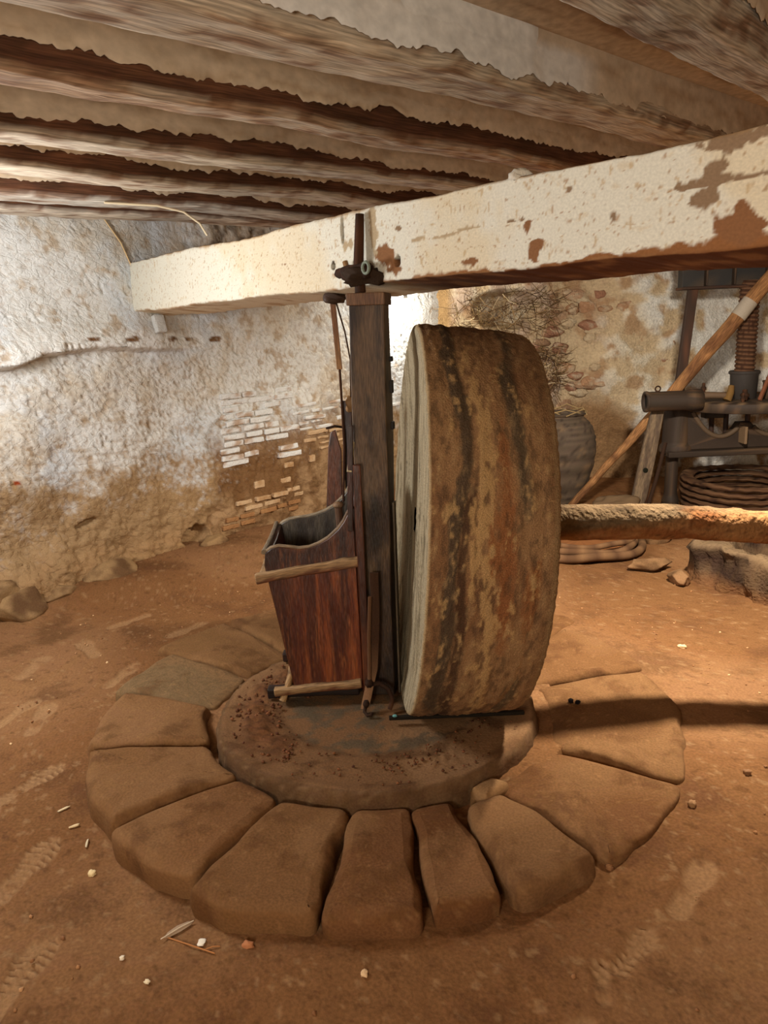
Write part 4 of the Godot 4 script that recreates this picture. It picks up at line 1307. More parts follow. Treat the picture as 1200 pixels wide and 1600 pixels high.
	put("strap", strap.call([Vector3(-0.050, 0.665, -2.895), Vector3(-0.052, 0.5, -2.89), Vector3(-0.060, 0.38, -2.885), Vector3(-0.070, 0.262, -2.88), Vector3(-0.088, 0.20, -2.86), Vector3(-0.112, 0.112, -2.83)], 0.034, 0.009), M.rust, s)
	put("rod", tube([Vector3(-0.070, 0.57, -2.882), Vector3(-0.082, 0.40, -2.875), Vector3(-0.086, 0.26, -2.868), Vector3(-0.088, 0.22, -2.85)], func(t): return 0.008, 8, func(p, a, t): return L(120, 84, 58)), M.rust, s)
	put("nut", lathe([Vector2(0, -0.014), Vector2(0.016, -0.014), Vector2(0.016, 0.014), Vector2(0, 0.014)], 6, null, rust_color), M.rust, s, Transform3D(Basis(Vector3.RIGHT, PI / 2), Vector3(-0.090, 0.215, -2.845)))
	put("nut", lathe([Vector2(0, -0.012), Vector2(0.013, -0.012), Vector2(0.013, 0.012), Vector2(0, 0.012)], 6, null, rust_color), M.rust, s, Transform3D(Basis(Vector3.RIGHT, PI / 2), Vector3(-0.105, 0.135, -2.825)))
	put("hook", tube([Vector3(-0.095, 0.200, -2.865), Vector3(-0.05, 0.205, -2.86), Vector3(-0.015, 0.185, -2.85), Vector3(0.000, 0.15, -2.84), Vector3(-0.004, 0.125, -2.83), Vector3(-0.012, 0.108, -2.82)], func(t): return 0.011 - 0.002 * t, 10, rust_color), M.rust, s)
	put("hook", tube([Vector3(-0.108, 0.125, -2.83), Vector3(-0.112, 0.112, -2.80), Vector3(-0.100, 0.106, -2.78), Vector3(-0.085, 0.108, -2.78), Vector3(-0.082, 0.118, -2.785)], func(t): return 0.007, 8, rust_color), M.rust, s)
	put("blade", bar(0.020, 0.014, 0.53, 0.003, 6, [1, 1, 1, 1], null, func(p): return L(46, 34, 26)), M.rust, s, along(Vector3(-0.015, 0.122, -2.725), Vector3(0.51, 0.122, -2.725)))
	put("painted_glint", rock(Vector3(0.009, 0.005, 0.006), 1.0, 0.1, 10, 7, func(p): return L(120, 190, 190)), M.iron, s, Transform3D(Basis(), Vector3(0.008, 0.134, -2.718)))  # cyan glint on the blade, made as a coloured lump

# ------------------------------------------------------------------ the press and what lies at the back
const PX := Vector3(2.985, 0.0, -6.3)

func build_press() -> void:
	var o := thing("screw_press", "dark iron screw press with columns, ring plate and rusty threaded screw at the back wall", "press", PX + Vector3.UP * 0.08)
	var at := func(x: float, y: float, z: float) -> Vector3: return PX + Vector3(x, y, z)
	for s in [-1, 1]:
		put("column", lathe([Vector2(0.0, 0.05), Vector2(0.07, 0.05), Vector2(0.07, 0.10), Vector2(0.062, 0.125), Vector2(0.052, 0.16), Vector2(0.050, 0.56), Vector2(0.0, 0.56)], 24, null, iron_color), M.iron, o, Transform3D(Basis(), at.call(s * 0.56, 0, 0)))
		put("tie_bar", bar(0.078, 0.045, 1.0, 0.006, 6, [2, 2, 2, 2], null, rust_color), M.iron, o, along(at.call(s * 0.535, 0.85, -0.02), at.call(s * 0.445, 1.85, -0.02), Vector3.BACK))
		put("boss", lathe([Vector2(0, 0.50), Vector2(0.125, 0.50), Vector2(0.13, 0.52), Vector2(0.13, 0.56), Vector2(0.115, 0.575), Vector2(0.11, 0.60), Vector2(0.105, 0.85), Vector2(0.112, 0.87), Vector2(0.112, 0.90), Vector2(0, 0.90)], 28, null, iron_color), M.iron, o, Transform3D(Basis(), at.call(s * 0.535, 0, 0)))
	put("socket_tube_and_bore_shade", lathe([Vector2(0.055, 0.02), Vector2(0.058, 0.0), Vector2(0.082, 0.0), Vector2(0.084, 0.012), Vector2(0.078, 0.03), Vector2(0.076, 0.30), Vector2(0.085, 0.36), Vector2(0.085, 0.44), Vector2(0, 0.44)], 28, null, iron_color), M.iron, o, Transform3D(Basis(Vector3.BACK, -PI / 2) * Basis(Vector3.UP, 0.0), at.call(-0.90, 0.962, 0.27)))
	put("socket_tube_and_bore_shade", lathe([Vector2(0.0, 0.02), Vector2(0.055, 0.02), Vector2(0.055, 0.18), Vector2(0, 0.18)], 20, null, func(p): return L(26, 22, 20)), M.iron, o, Transform3D(Basis(Vector3.BACK, -PI / 2), at.call(-0.90, 0.962, 0.27)))  # black plug standing in for the shade inside the bore
	put("eye_ring", tube(ring_points(Vector3.ZERO, 0.020, 14), func(t): return 0.006, 6, rust_color, false), M.rust, o, Transform3D(Basis(Vector3.RIGHT, PI / 2), at.call(-0.80, 1.06, 0.27)))
	# crosshead with its bowed arms
	var ol := PackedVector2Array()
	ol.append_array([Vector2(-0.55, 0.53), Vector2(0.55, 0.53), Vector2(0.55, 0.86), Vector2(0.44, 0.86)])
	for k in 13:
		var t := k / 12.0
		ol.append(Vector2(lerpf(0.43, 0.07, t), 0.60 + 0.24 * pow(1.0 - t, 3.0) + 0.10 * pow(t, 4.0)))
	ol.append_array([Vector2(0.045, 0.74), Vector2(-0.045, 0.74)])
	for k in 13:
		var t := 1.0 - k / 12.0
		ol.append(Vector2(-lerpf(0.43, 0.07, t), 0.60 + 0.24 * pow(1.0 - t, 3.0) + 0.10 * pow(t, 4.0)))
	ol.append_array([Vector2(-0.44, 0.86), Vector2(-0.55, 0.86)])
	put("crosshead", board(ol, 0.12, 0.010, iron_color), M.iron, o, Transform3D(Basis(), at.call(0, 0, 0.03)))
	put("flange", bar(0.22, 0.05, 1.28, 0.008, 6, [2, 2, 2, 2], null, iron_color), M.iron, o, along(at.call(-0.64, 0.505, 0.03), at.call(0.64, 0.505, 0.03)))
	for s in [-1, 1]:
		var bead := []
		for k in 17:
			var t := k / 16.0
			bead.append(at.call(s * lerpf(0.44, 0.06, t), 0.60 + 0.24 * pow(1.0 - t, 3.0) + 0.10 * pow(t, 4.0) + 0.006, 0.085))
		put("arm_bead", tube(bead, func(t): return 0.020, 8, func(p, a, t): return L(110, 88, 66)), M.iron, o)
	put("rib", bar(0.022, 0.14, 0.20, 0.004, 2, [1, 1, 1, 1], null, func(p): return L(150, 120, 88)), M.iron, o, along(at.call(-0.045, 0.65, 0.0), at.call(-0.045, 0.65, 0.22)))
	put("ring_plate", lathe([Vector2(0.0, 0.855), Vector2(0.50, 0.855), Vector2(0.53, 0.862), Vector2(0.53, 0.925), Vector2(0.515, 0.938), Vector2(0.44, 0.942), Vector2(0.43, 0.930), Vector2(0.0, 0.930)], 72, null, func(p): return iron_color(p).lerp(L(150, 120, 86), ss(0.92, 0.935, p.y) * ss(0.0, 0.3, nB.get_noise_3dv(p * 2.0) + 0.1))), M.iron, o, Transform3D(Basis(), PX))
	put("collar", lathe([Vector2(0.08, 1.15), Vector2(0.112, 1.155), Vector2(0.120, 1.148), Vector2(0.120, 1.132), Vector2(0.108, 1.122), Vector2(0.100, 0.93), Vector2(0.0, 0.93)], 32, null, func(p): return L(66, 58, 50)), M.iron, o, Transform3D(Basis(), PX))
	var nA_ := 40
	var scr := func(i: int, j: int) -> Vector3:
		var a := TAU * i / nA_
		var y := lerpf(1.10, 1.86, j / 260.0)
		var ph := fposmod(y / 0.034 - a / TAU, 1.0)
		var r := 0.070 + 0.009 * ss(0.15, 0.35, ph) * ss(0.95, 0.72, ph)
		gc = L(84, 56, 40).lerp(L(124, 88, 62), ss(0.072, 0.079, r)).lerp(L(80, 50, 34), ss(0.0, 0.4, nB.get_noise_3d(a, y * 2.0, 1.0)))
		return Vector3(cos(a) * r, y, sin(a) * r)
	put("screw", grid(nA_ + 1, 261, scr, true), M.rust, o, Transform3D(Basis(), PX))
	put("housing", lathe([Vector2(0, 0.93), Vector2(0.075, 0.93), Vector2(0.075, 1.055), Vector2(0.080, 1.06), Vector2(0.080, 1.072), Vector2(0.0, 1.08)], 24, null, func(p): return L(96, 74, 56)), M.iron, o, Transform3D(Basis(), at.call(0.20, 0, 0.08)))
	put("pawl", bar(0.026, 0.03, 0.24, 0.006, 6, [2, 2, 2, 2], null, func(p): return L(150, 92, 64)), M.rust, o, along(at.call(0.03, 0.93, 0.22), at.call(0.125, 1.11, 0.16)))
	put("pawl", bar(0.03, 0.034, 0.15, 0.008, 5, [2, 2, 2, 2], null, rust_color), M.rust, o, along(at.call(0.11, 1.09, 0.16), at.call(0.24, 1.15, 0.12)))
	put("lever", tube([at.call(-0.47, 0.975, 0.14), at.call(-0.36, 0.985, 0.18), at.call(-0.25, 0.98, 0.2), at.call(-0.2, 0.96, 0.2)], func(t): return 0.030 - 0.006 * t, 10, func(p, a, t): return L(120, 94, 70)), M.iron, o)
	put("lever", tube([at.call(-0.23, 0.94, 0.22), at.call(-0.20, 1.00, 0.21), at.call(-0.19, 1.055, 0.2)], func(t): return 0.034 - 0.012 * t, 10, func(p, a, t): return L(140, 104, 58)), M.rust, o)
	for b in [[-0.37, 1.02, 0.10, 0.022], [-0.09, 0.965, 0.22, 0.034], [0.06, 0.945, 0.33, 0.018], [-0.14, 0.945, 0.30, 0.018], [0.22, 0.95, 0.34, 0.02]]:
		put("bolt", lathe([Vector2(0, -0.03), Vector2(b[3] * 0.7, -0.03), Vector2(b[3] * 0.7, 0.0), Vector2(b[3], 0.002), Vector2(b[3], 0.02), Vector2(b[3] * 0.6, 0.03), Vector2(b[3] * 0.55, 0.055), Vector2(0, 0.058)], 12, null, rust_color), M.rust, o, Transform3D(Basis(), at.call(b[0], b[1], b[2])))
	put("shackle", tube([at.call(0.155, 0.94, 0.36), at.call(0.16, 0.99, 0.36), at.call(0.18, 1.0, 0.36), at.call(0.20, 0.985, 0.36), at.call(0.205, 0.94, 0.36)], func(t): return 0.009, 8, func(p, a, t): return L(180, 150, 112)), M.iron, o)
	for x in [-0.22, -0.10, 0.08]:
		put("link_rod", tube([at.call(x, 0.56, -0.06), at.call(x, 0.87, -0.06)], func(t): return 0.022, 8, rust_color), M.iron, o)
	put("spacer", bar(0.1, 0.05, 0.16, 0.006, 3, [1, 1, 1, 1], null, iron_color), M.iron, o, along(at.call(-0.30, 0.80, -0.05), at.call(-0.14, 0.80, -0.05)))
	# head beam on top
	put("head_beam", bar(0.10, 0.20, 1.20, 0.006, 8, [2, 2, 2, 2], null, func(p): return L(58, 54, 50).lerp(L(92, 74, 56), ss(0.0, 0.3, nB.get_noise_3dv(p * 2.0)))), M.iron, o, along(at.call(-0.55, 1.92, -0.03), at.call(0.65, 1.92, -0.03)))
	put("head_flange", bar(0.18, 0.022, 1.20, 0.004, 8, [1, 1, 1, 1], null, rust_color), M.iron, o, along(at.call(-0.55, 1.818, -0.03), at.call(0.65, 1.818, -0.03)))
	for x in [-0.38, -0.16, 0.1, 0.4]:
		put("head_rib", bar(0.06, 0.18, 0.014, 0.003, 2, [1, 1, 1, 1], null, iron_color), M.iron, o, along(at.call(x, 1.92, 0.04), at.call(x + 1.0, 1.92, 0.04)))

func pressing_mat(y: float, r: float, k: int) -> void:
	var sd := k * 2.9
	var col := func(p: Vector3) -> Color:
		var an := atan2(p.z, p.x)
		var c := L(96, 66, 48).lerp(L(132, 98, 70), 0.5 + 0.5 * sin(an * 90.0 + p.y * 260.0))
		return c.lerp(L(66, 46, 36), ss(0.0, 0.4, nB.get_noise_3dv(p * 2.0 + Vector3(sd, 0, 0))))
	var dis := func(p: Vector3, a: float) -> Vector3:
		var kx := 1.0 + 0.02 * nA.get_noise_2d(cos(a) * 0.9 + sd, sin(a) * 0.9)
		return Vector3(p.x * kx, p.y + 0.005 * nA.get_noise_2d(cos(a) * 1.2, sin(a) * 1.2 + sd) + 0.003 * sin(a * 70.0) * ss(0.3, 0.45, Vector2(p.x, p.z).length()), p.z * kx)
	var prof := []
	for q in 13:
		var an := TAU * q / 12.0
		prof.append(Vector2(r - 0.03 + 0.030 * cos(an) - (0.05 if cos(an) < -0.4 else 0.0), 0.021 * sin(an) * (1.0 if cos(an) > -0.4 else 0.5)))
	var labels := ["brown esparto pressing mat lying lowest under the press screw", "brown esparto pressing mat second from the floor under the press screw", "brown esparto pressing mat in the middle of the pile under the screw", "brown esparto pressing mat second from the top of the pile under the screw", "brown esparto pressing mat, topmost under the press screw, with a thick rolled rim"]
	var o := put("pressing_mat", lathe(prof, 96, dis, col), M.straw, null, Transform3D(Basis(Vector3.RIGHT, 0.015), PX + Vector3(0.01 * sin(k * 2.0), y, 0.13)))
	tag(o, labels[k], "mat", "pressing mats under the screw")

func build_back() -> void:
	for k in 5:
		pressing_mat(0.086 + 0.051 * k, 0.495 + (0.010 if k == 4 else 0.006 * (k % 2)), k)
	var stick := put("peg", tube([PX + Vector3(-0.13, 0.10, 0.60), PX + Vector3(0.0, 0.16, 0.585), PX + Vector3(0.08, 0.215, 0.56)], func(t): return 0.018, 8, func(p, a, t): return L(96, 80, 64)), M.oldwood)
	tag(stick, "short grey wooden stick leaning against the front of the pressing mats", "stick")
	# jar
	var jp := []
	for q in [[0.0, 0.0], [0.13, 0.0], [0.155, 0.02], [0.20, 0.12], [0.245, 0.25], [0.278, 0.38], [0.292, 0.50], [0.285, 0.60], [0.258, 0.69], [0.215, 0.745], [0.185, 0.765], [0.190, 0.78], [0.205, 0.79], [0.205, 0.803], [0.185, 0.808], [0.165, 0.795], [0.16, 0.76], [0.20, 0.70], [0.24, 0.55], [0.20, 0.2], [0.0, 0.1]]:
		jp.append(Vector2(q[0], q[1]))
	var fine := []
	for k in jp.size() - 1:
		for q in 4: fine.append(jp[k].lerp(jp[k + 1], q / 4.0))
	fine.append(jp[-1])
	var jc := func(p: Vector3) -> Color:
		var band := 0.5 + 0.5 * sin(p.y * 150.0 + 2.0 * nA.get_noise_3dv(p))
		var c := L(112, 95, 78).lerp(L(70, 58, 48), band * 0.5)
		c = c.lerp(L(150, 120, 88), ss(0.15, 0.4, nB.get_noise_3dv(p * Vector3(1.0, 3.0, 1.0))) * 0.6)
		return c.lerp(L(60, 48, 40), ss(0.15, 0.4, nC.get_noise_3dv(p)) * 0.7)
	var jar := thing("clay_jar", "big bulging clay jar with ribbed grey-brown sides, half hidden behind the millstone", "jar", Vector3(1.525, 0.055, -6.45))
	put("body", lathe(fine, 64, func(p, a): return p * Vector3(1.0 + 0.02 * sin(a * 2.0), 1.0, 1.0) + Vector3(p.x, 0, p.z).normalized() * 0.004 * sin(p.y * 150.0), jc), M.clay, jar, Transform3D(Basis(), Vector3(1.525, 0.055, -6.45)))
	for k in 7:
		var a := k * 0.9
		var c := Vector3(1.525, 0.86, -6.45)
		put("straw", tube([c + Vector3(cos(a) * 0.21, 0.0, sin(a) * 0.18), c + Vector3(cos(a + 0.7) * 0.20, 0.03 + 0.01 * (k % 3), sin(a + 0.7) * 0.2), c + Vector3(cos(a + 1.6) * 0.24, -0.01, sin(a + 1.6) * 0.22)], func(t): return 0.005, 5, func(p, a2, t): return L(190, 160, 112)), M.straw, jar)
	# long lever pole
	var p0 := Vector3(1.535, 0.07, -6.22)
	var p1 := Vector3(2.225, 0.835, -6.22)
	var p2 := Vector3(3.14, 1.985, -6.08)
	var pole := thing("lever_pole", "long brown wooden pole leaning aslant in front of the press, metal band near its top", "pole", p0)
	var pp := []
	for k in 41:
		var t := k / 40.0
		var b := p0.lerp(p1, t * 2.0) if t < 0.5 else p1.lerp(p2, t * 2.0 - 1.0)
		pp.append(b + Vector3(0.006 * nA.get_noise_1d(t * 6.0), 0.006 * nA.get_noise_1d(t * 6.0 + 9.0), 0))
	var wc := func(p: Vector3, a: float, t: float) -> Color:
		return L(176, 126, 80).lerp(L(122, 82, 52), ss(-0.15, 0.35, nB.get_noise_3dv(p * 1.6)))
	put("shaft", tube(pp, func(t): return 0.030 + 0.028 * ss(0.1, 0.95, t), 20, wc), M.log, pole)
	var ba: Vector3 = pp[33]
	var bb: Vector3 = pp[35]
	put("metal_band", tube([ba, ba.lerp(bb, 0.5), bb], func(t): return 0.060, 20, func(p, a, t): return L(190, 176, 156)), M.iron, pole)
	# paddle, bars and boards leaning behind
	var pd := PackedVector2Array([Vector2(-0.05, 0.0), Vector2(0.045, 0.0), Vector2(0.06, 0.10), Vector2(0.062, 0.42), Vector2(0.05, 0.80), Vector2(-0.05, 0.80), Vector2(-0.062, 0.42), Vector2(-0.062, 0.10)])
	var pt := Transform3D(Basis(Vector3.BACK, -0.22) * Basis(Vector3.RIGHT, -0.12), Vector3(2.05, 0.12, -6.02))
	var pad := thing("wooden_paddle", "weathered grey wooden paddle board with a round hole, leaning under the press socket", "paddle", Vector3(2.05, 0.12, -6.02))
	put("blade", board(pd, 0.03, 0.005, func(p): return L(140, 116, 88).lerp(L(96, 76, 58), ss(-0.2, 0.3, nB.get_noise_3dv(Vector3(p.x * 7.0, p.y * 0.6, 0)))), Vector2(0.012, 0.04)), M.oldwood, pad, pt)
	put("hole", lathe([Vector2(0, -0.001), Vector2(0.021, -0.001), Vector2(0.021, 0.002), Vector2(0, 0.002)], 16, null, func(p): return L(20, 14, 10)), M.plain, pad, pt * Transform3D(Basis(Vector3.RIGHT, PI / 2), Vector3(0.0, 0.30, 0.0155)))  # dark disc standing in for the shade of the hole
	var lean := [[Vector3(2.10, 0.05, -5.98), Vector3(2.29, 0.62, -6.10), 0.016, "dark thin iron bar leaning close beside the grey paddle board", "iron_bar"], [Vector3(2.20, 0.08, -6.3), Vector3(2.36, 0.9, -6.45), 0.028, "dark wooden stake behind the grey paddle and the press column", "wooden_stake"]]
	for l in lean:
		var b := put(l[4], tube([l[0], l[0].lerp(l[1], 0.5) + Vector3(0.01, 0, 0), l[1]], func(t): return l[2], 8, rust_color), M.rust)
		tag(b, l[3], "bar")
	var hoops := [[Vector3(1.80, 0.13, -5.80), 0.12, "bent wooden hoop lying on the floor between jar and paddle"], [Vector3(2.22, 0.11, -5.95), 0.07, "small bent iron loop on the floor beside the press column's foot"]]
	for k in 2:
		var hp := []
		for q in 13:
			var a := PI * 1.25 * q / 12.0 - 0.3
			hp.append(hoops[k][0] + Vector3(cos(a) * hoops[k][1], sin(a) * hoops[k][1] * 0.45, 0.05 * sin(a * 2.0)))
		var hc: Color = [L(128, 96, 70), L(120, 90, 70)][k]
		tag(put("hoop", tube(hp, func(t): return 0.020 - 0.006 * k, 10, func(p, a, t): return hc), M.oldwood), hoops[k][2], "hoop")
	var sack := put("sack", rock(Vector3(0.18, 0.09, 0.09), 9.1, 0.18, 30, 18, func(p): return L(132, 106, 78)), M.straw, null, Transform3D(Basis(), Vector3(1.88, 0.12, -6.02)))
	tag(sack, "slumped tan sacking on the floor between the jar and the grey paddle", "sack")
	# flat basket on the floor behind the shaft
	var c0 := Vector3(1.42, 0.03, -5.38)
	var bk := thing("flat_basket", "flat round esparto basket with coiled rims on the floor under the shaft", "basket", c0)
	put("base", lathe([Vector2(0, 0.02), Vector2(0.36, 0.02), Vector2(0.38, 0.03), Vector2(0.38, 0.0), Vector2(0, 0.0)], 64, null, func(p): return L(166, 108, 64).lerp(L(120, 78, 48), ss(-0.1, 0.3, nB.get_noise_3dv(p * 2.5)))), M.straw, bk, Transform3D(Basis(), c0))
	for q in [[0.40, 0.035, 0.026], [0.44, 0.012, 0.030], [0.37, 0.07, 0.02]]:
		put("coil", tube(ring_points(c0 + Vector3(0, q[1], 0), q[0], 60, 0.05, q[0] * 20.0), func(t): return q[2], 10, func(p, a, t): return L(150, 112, 78).lerp(L(106, 76, 54), 0.5 + 0.5 * sin(t * 260.0)), false), M.straw, bk)
	# stone trough
	var top := smooth_outline(PackedVector2Array([Vector2(1.95, -4.72), Vector2(1.95, -4.50), Vector2(1.98, -4.30), Vector2(2.10, -4.12), Vector2(2.32, -3.92), Vector2(2.75, -3.70), Vector2(3.35, -4.35), Vector2(3.05, -4.75), Vector2(2.5, -5.02)]), 0.03, 5)
	var tc := func(p: Vector3) -> Color:
		var nb := nB.get_noise_3dv(p * 1.0)
		var c := L(100, 78, 58).lerp(L(60, 46, 36), ss(-0.15, 0.3, nb + 0.4 * nA.get_noise_3dv(p * 2.0)))
		return c.lerp(L(146, 120, 90), ss(0.19, 0.24, p.y) * 0.6).lerp(L(132, 92, 60), ss(0.06, 0.0, p.y))  # rim painted paler, as if lit from above
	var tr := slab(top, [[-0.02, -0.06], [-0.03, 0.02], [-0.015, 0.08], [0.01, 0.15], [0.012, 0.20], [0.03, 0.235], [0.07, 0.245], [0.12, 0.24], [0.16, 0.22], [0.185, 0.16], [0.20, 0.10]], Vector2(2.6, -4.4), [[0.3, 0.08], [0.7, 0.08], [1.0, 0.08]], 0.055, 2.0, tc)
	tr = roughen(tr, 0.022, 1.0)
	tag(put("stone_trough", tr, M.rubble), "rough hollowed stone trough on the floor beyond the shaft, at the picture's right edge", "trough")
	var rk := [[1.73, 0.025, -4.80, 0.13, 0.045, 0.07, "flat earth-brown stone in front of the coiled basket's edge"], [2.00, 0.06, -5.42, 0.12, 0.09, 0.09, "rounded brown stone beside the basket, beyond the flat stone"], [2.18, 0.06, -5.44, 0.07, 0.09, 0.08, "small upright pale brown stone beside the trough's far corner"], [2.30, 0.06, -5.40, 0.06, 0.11, 0.07, "narrow tan stone touching the trough's far corner"], [1.82, 0.02, -4.52, 0.05, 0.045, 0.08, "small wedge of brown stone against the trough's end"],
		[-1.47, 0.06, 0.06, 0.17, 0.10, 0.10, "large cracked brown rock at the left wall's foot, at the picture's edge"], [-1.62, 0.17, 0.04, 0.15, 0.07, 0.08, "upper brown rock on the pile at the left wall's foot"], [-1.20, 0.07, 0.04, 0.12, 0.05, 0.07, "smaller split rock beside the cracked one at the wall's foot"], [-0.86, 0.11, 0.05, 0.18, 0.07, 0.10, "long low ledge of brown rock along the left wall's foot"], [-0.02, 0.11, 0.04, 0.09, 0.06, 0.08, "small stone at the wall's foot beneath the dark hole"]]
	for k in range(5, rk.size()):
		var w: Vector3 = WALL_P + WALL_D * rk[k][0] + WALL_N * rk[k][2]
		rk[k][0] = w.x
		rk[k][2] = w.z
	for k in rk.size():
		var q: Array = rk[k]
		var base := L(146, 110, 76) if k < 5 else L(158, 126, 88)
		var ro := put("rock", rock(Vector3(q[3], q[4], q[5]), 11.0 + k * 4.7, 0.05, 44, 26, func(p): return base.lerp(L(108, 80, 54), ss(-0.1, 0.35, nB.get_noise_3dv(p))), 9), M.stone, null, Transform3D(Basis(Vector3.UP, k * 0.8 if k < 5 else 0.84), Vector3(q[0], q[1], q[2])))
		tag(ro, q[6], "rock")
	# dry brush and cobwebs in front of the niche
	var st := SurfaceTool.new()
	st.begin(Mesh.PRIMITIVE_TRIANGLES)
	var m: ArrayMesh
	for k in 520:
		var hang := k % 3 != 0
		var b := Vector3(rng.randf_range(0.72, 1.72), rng.randf_range(1.52, 1.90), -7.36 + rng.randf_range(-0.05, 0.10))
		if k > 340: b = Vector3(rng.randf_range(1.50, 1.74), rng.randf_range(0.95, 1.4), -7.38 + rng.randf_range(-0.03, 0.05))
		var d := Vector3(rng.randf_range(-1, 1), rng.randf_range(-1.2, 0.5) if hang else rng.randf_range(-0.3, 0.3), rng.randf_range(-0.2, 0.35)).normalized() * rng.randf_range(0.06, 0.22)
		var tone: Color = [L(150, 122, 84), L(104, 78, 50), L(70, 52, 36), L(206, 186, 150) if k % 3 == 0 else L(90, 68, 44), L(98, 80, 48)][k % 5]
		var rr := rng.randf_range(0.0018, 0.0045)
		m = tube([b, b + d * 0.5 + Vector3(rng.randf_range(-0.02, 0.02), rng.randf_range(-0.03, 0.01), 0.0), b + d], func(t): return rr * (1.0 - 0.5 * t), 4, func(p, a, t): return tone)
		st.append_from(m, 0, Transform3D())
	var br := put("dry_brush", st.commit(), M.plain)
	tag(br, "tangle of dry twigs and cobwebs hanging in front of the wall niche behind the millstone", "brush", "", "stuff")

func build_litter() -> void:
	var at := func(x: float, z: float, up := 0.004) -> Vector3: return Vector3(x, floor_h(x, z) + up, z)
	var f := thing("feather", "grey feather lying on the earth in front of the stone ring", "feather", at.call(-0.62, -1.81))
	var vane := PackedVector2Array([Vector2(-0.045, 0.0), Vector2(-0.03, 0.010), Vector2(0.0, 0.014), Vector2(0.03, 0.009), Vector2(0.045, 0.0), Vector2(0.03, -0.006), Vector2(0.0, -0.008), Vector2(-0.03, -0.006)])
	var fx := Transform3D(Basis(Vector3.UP, 0.7) * Basis(Vector3.RIGHT, -PI / 2 + 0.2), at.call(-0.62, -1.81, 0.008))
	put("vane", board(vane, 0.003, 0.0008, func(p): return L(166, 142, 116)), M.plain, f, fx)
	put("quill", tube([fx * Vector3(-0.055, 0.0, 0.003), fx * Vector3(0, 0.002, 0.004), fx * Vector3(0.044, 0, 0.003)], func(t): return 0.0016, 5, func(p, a, t): return L(214, 196, 168)), M.plain, f)
	var tw := thing("twig", "thin forked twig lying just in front of the grey feather", "twig", at.call(-0.57, -1.75))
	put("stem", tube([at.call(-0.645, -1.785), at.call(-0.58, -1.75, 0.006), at.call(-0.50, -1.712)], func(t): return 0.0022, 5, func(p, a, t): return L(176, 118, 70)), M.plain, tw)
	put("fork", tube([at.call(-0.535, -1.728), at.call(-0.51, -1.735, 0.006), at.call(-0.49, -1.735)], func(t): return 0.0016, 5, func(p, a, t): return L(176, 118, 70)), M.plain, tw)
	var bits := [["paper_scrap", -0.545, -1.755, 0.010, 0.003, 0.013, L(236, 226, 206), "tiny white paper scrap beside the twig", "scrap"], ["nut_shell", -0.414, -1.73, 0.010, 0.009, 0.016, L(176, 116, 76), "small orange-brown nut shell on the earth below the ring stones", "shell"], ["white_pebble", -0.956, -2.063, 0.014, 0.008, 0.012, L(226, 200, 150), "pale ring-shaped pebble left of the stone ring's front", "pebble"],
		["straw_bit", -1.166, -2.376, 0.020, 0.003, 0.005, L(216, 196, 156), "short pale straw on the earth left of the stone ring", "straw"], ["straw_bit", -1.092, -2.282, 0.006, 0.003, 0.018, L(216, 190, 146), "second pale straw, nearer the stone ring's left edge", "straw"], ["straw_bit", -1.02, -2.20, 0.004, 0.003, 0.022, L(206, 190, 156), "thin upright-looking straw close under the ring's left stone", "straw"], ["pebble", -0.10, -1.614, 0.010, 0.006, 0.009, L(216, 180, 136), "light pebble straight in front of the ring's middle", "pebble"],
		["pebble", 1.419, -3.45, 0.020, 0.010, 0.014, L(226, 190, 140), "pale flat pebble on the floor right of the ring", "pebble"], ["pebble", 0.969, -2.21, 0.014, 0.012, 0.012, L(150, 112, 76), "brown pebble beside the ring's lower right edge", "pebble"], ["olive_stone", 0.762, -2.87, 0.009, 0.008, 0.012, L(28, 20, 18), "black olive stone on the right paving, the one on the right of two", "olive stone"], ["olive_stone", 0.738, -2.885, 0.009, 0.008, 0.011, L(28, 20, 18), "black olive stone on the right paving, the one on the left of two", "olive stone"],
		["pebble", 1.22, -2.36, 0.012, 0.010, 0.012, L(128, 90, 60), "dark small pebble right of the ring's shaded edge", "pebble"], ["pebble", -0.75, -1.72, 0.007, 0.005, 0.007, L(230, 214, 186), "tiny white pebble left of the feather", "pebble"], ["pebble", -0.658, -1.633, 0.006, 0.004, 0.008, L(226, 206, 170), "tiny pale chip in front of the feather, near the picture's foot", "pebble"], ["pebble", 0.62, -1.95, 0.012, 0.009, 0.011, L(140, 98, 64), "brown clod beside the ring's front right stone", "pebble"]]
	for k in bits.size():
		var b: Array = bits[k]
		var up := 0.004
		var p: Vector3 = at.call(b[1], b[2], up)
		if b[0] == "olive_stone": p.y = 0.078
		var c: Color = b[6]
		tag(put(b[0], rock(Vector3(b[3], b[4], b[5]), 3.0 + k, 0.2, 12, 8, func(q): return c), M.plain, null, Transform3D(Basis(Vector3.UP, k * 1.3), p)), b[7], b[8])
	var st := SurfaceTool.new()
	st.begin(Mesh.PRIMITIVE_TRIANGLES)
	for k in 700:
		var x := rng.randf_range(-1.9, 1.9)
		var z := rng.randf_range(-4.6, -1.35)
		var r := Vector2(x - BED.x, z - BED.z).length()
		if r < 1.42: continue
		var s := rng.randf_range(0.002, 0.0065)
		var c := L(170, 122, 80).lerp(L(226, 190, 140) if k % 6 == 0 else L(120, 80, 50), rng.randf())
		st.append_from(rock(Vector3(s, s * 0.7, s), k * 0.7, 0.3, 6, 5, func(q): return c), 0, Transform3D(Basis(), Vector3(x, floor_h(x, z) + s * 0.3, z)))
	tag(put("crumbs", st.commit(), M.plain), "earth crumbs and grit strewn over the mill floor", "grit", "", "stuff")
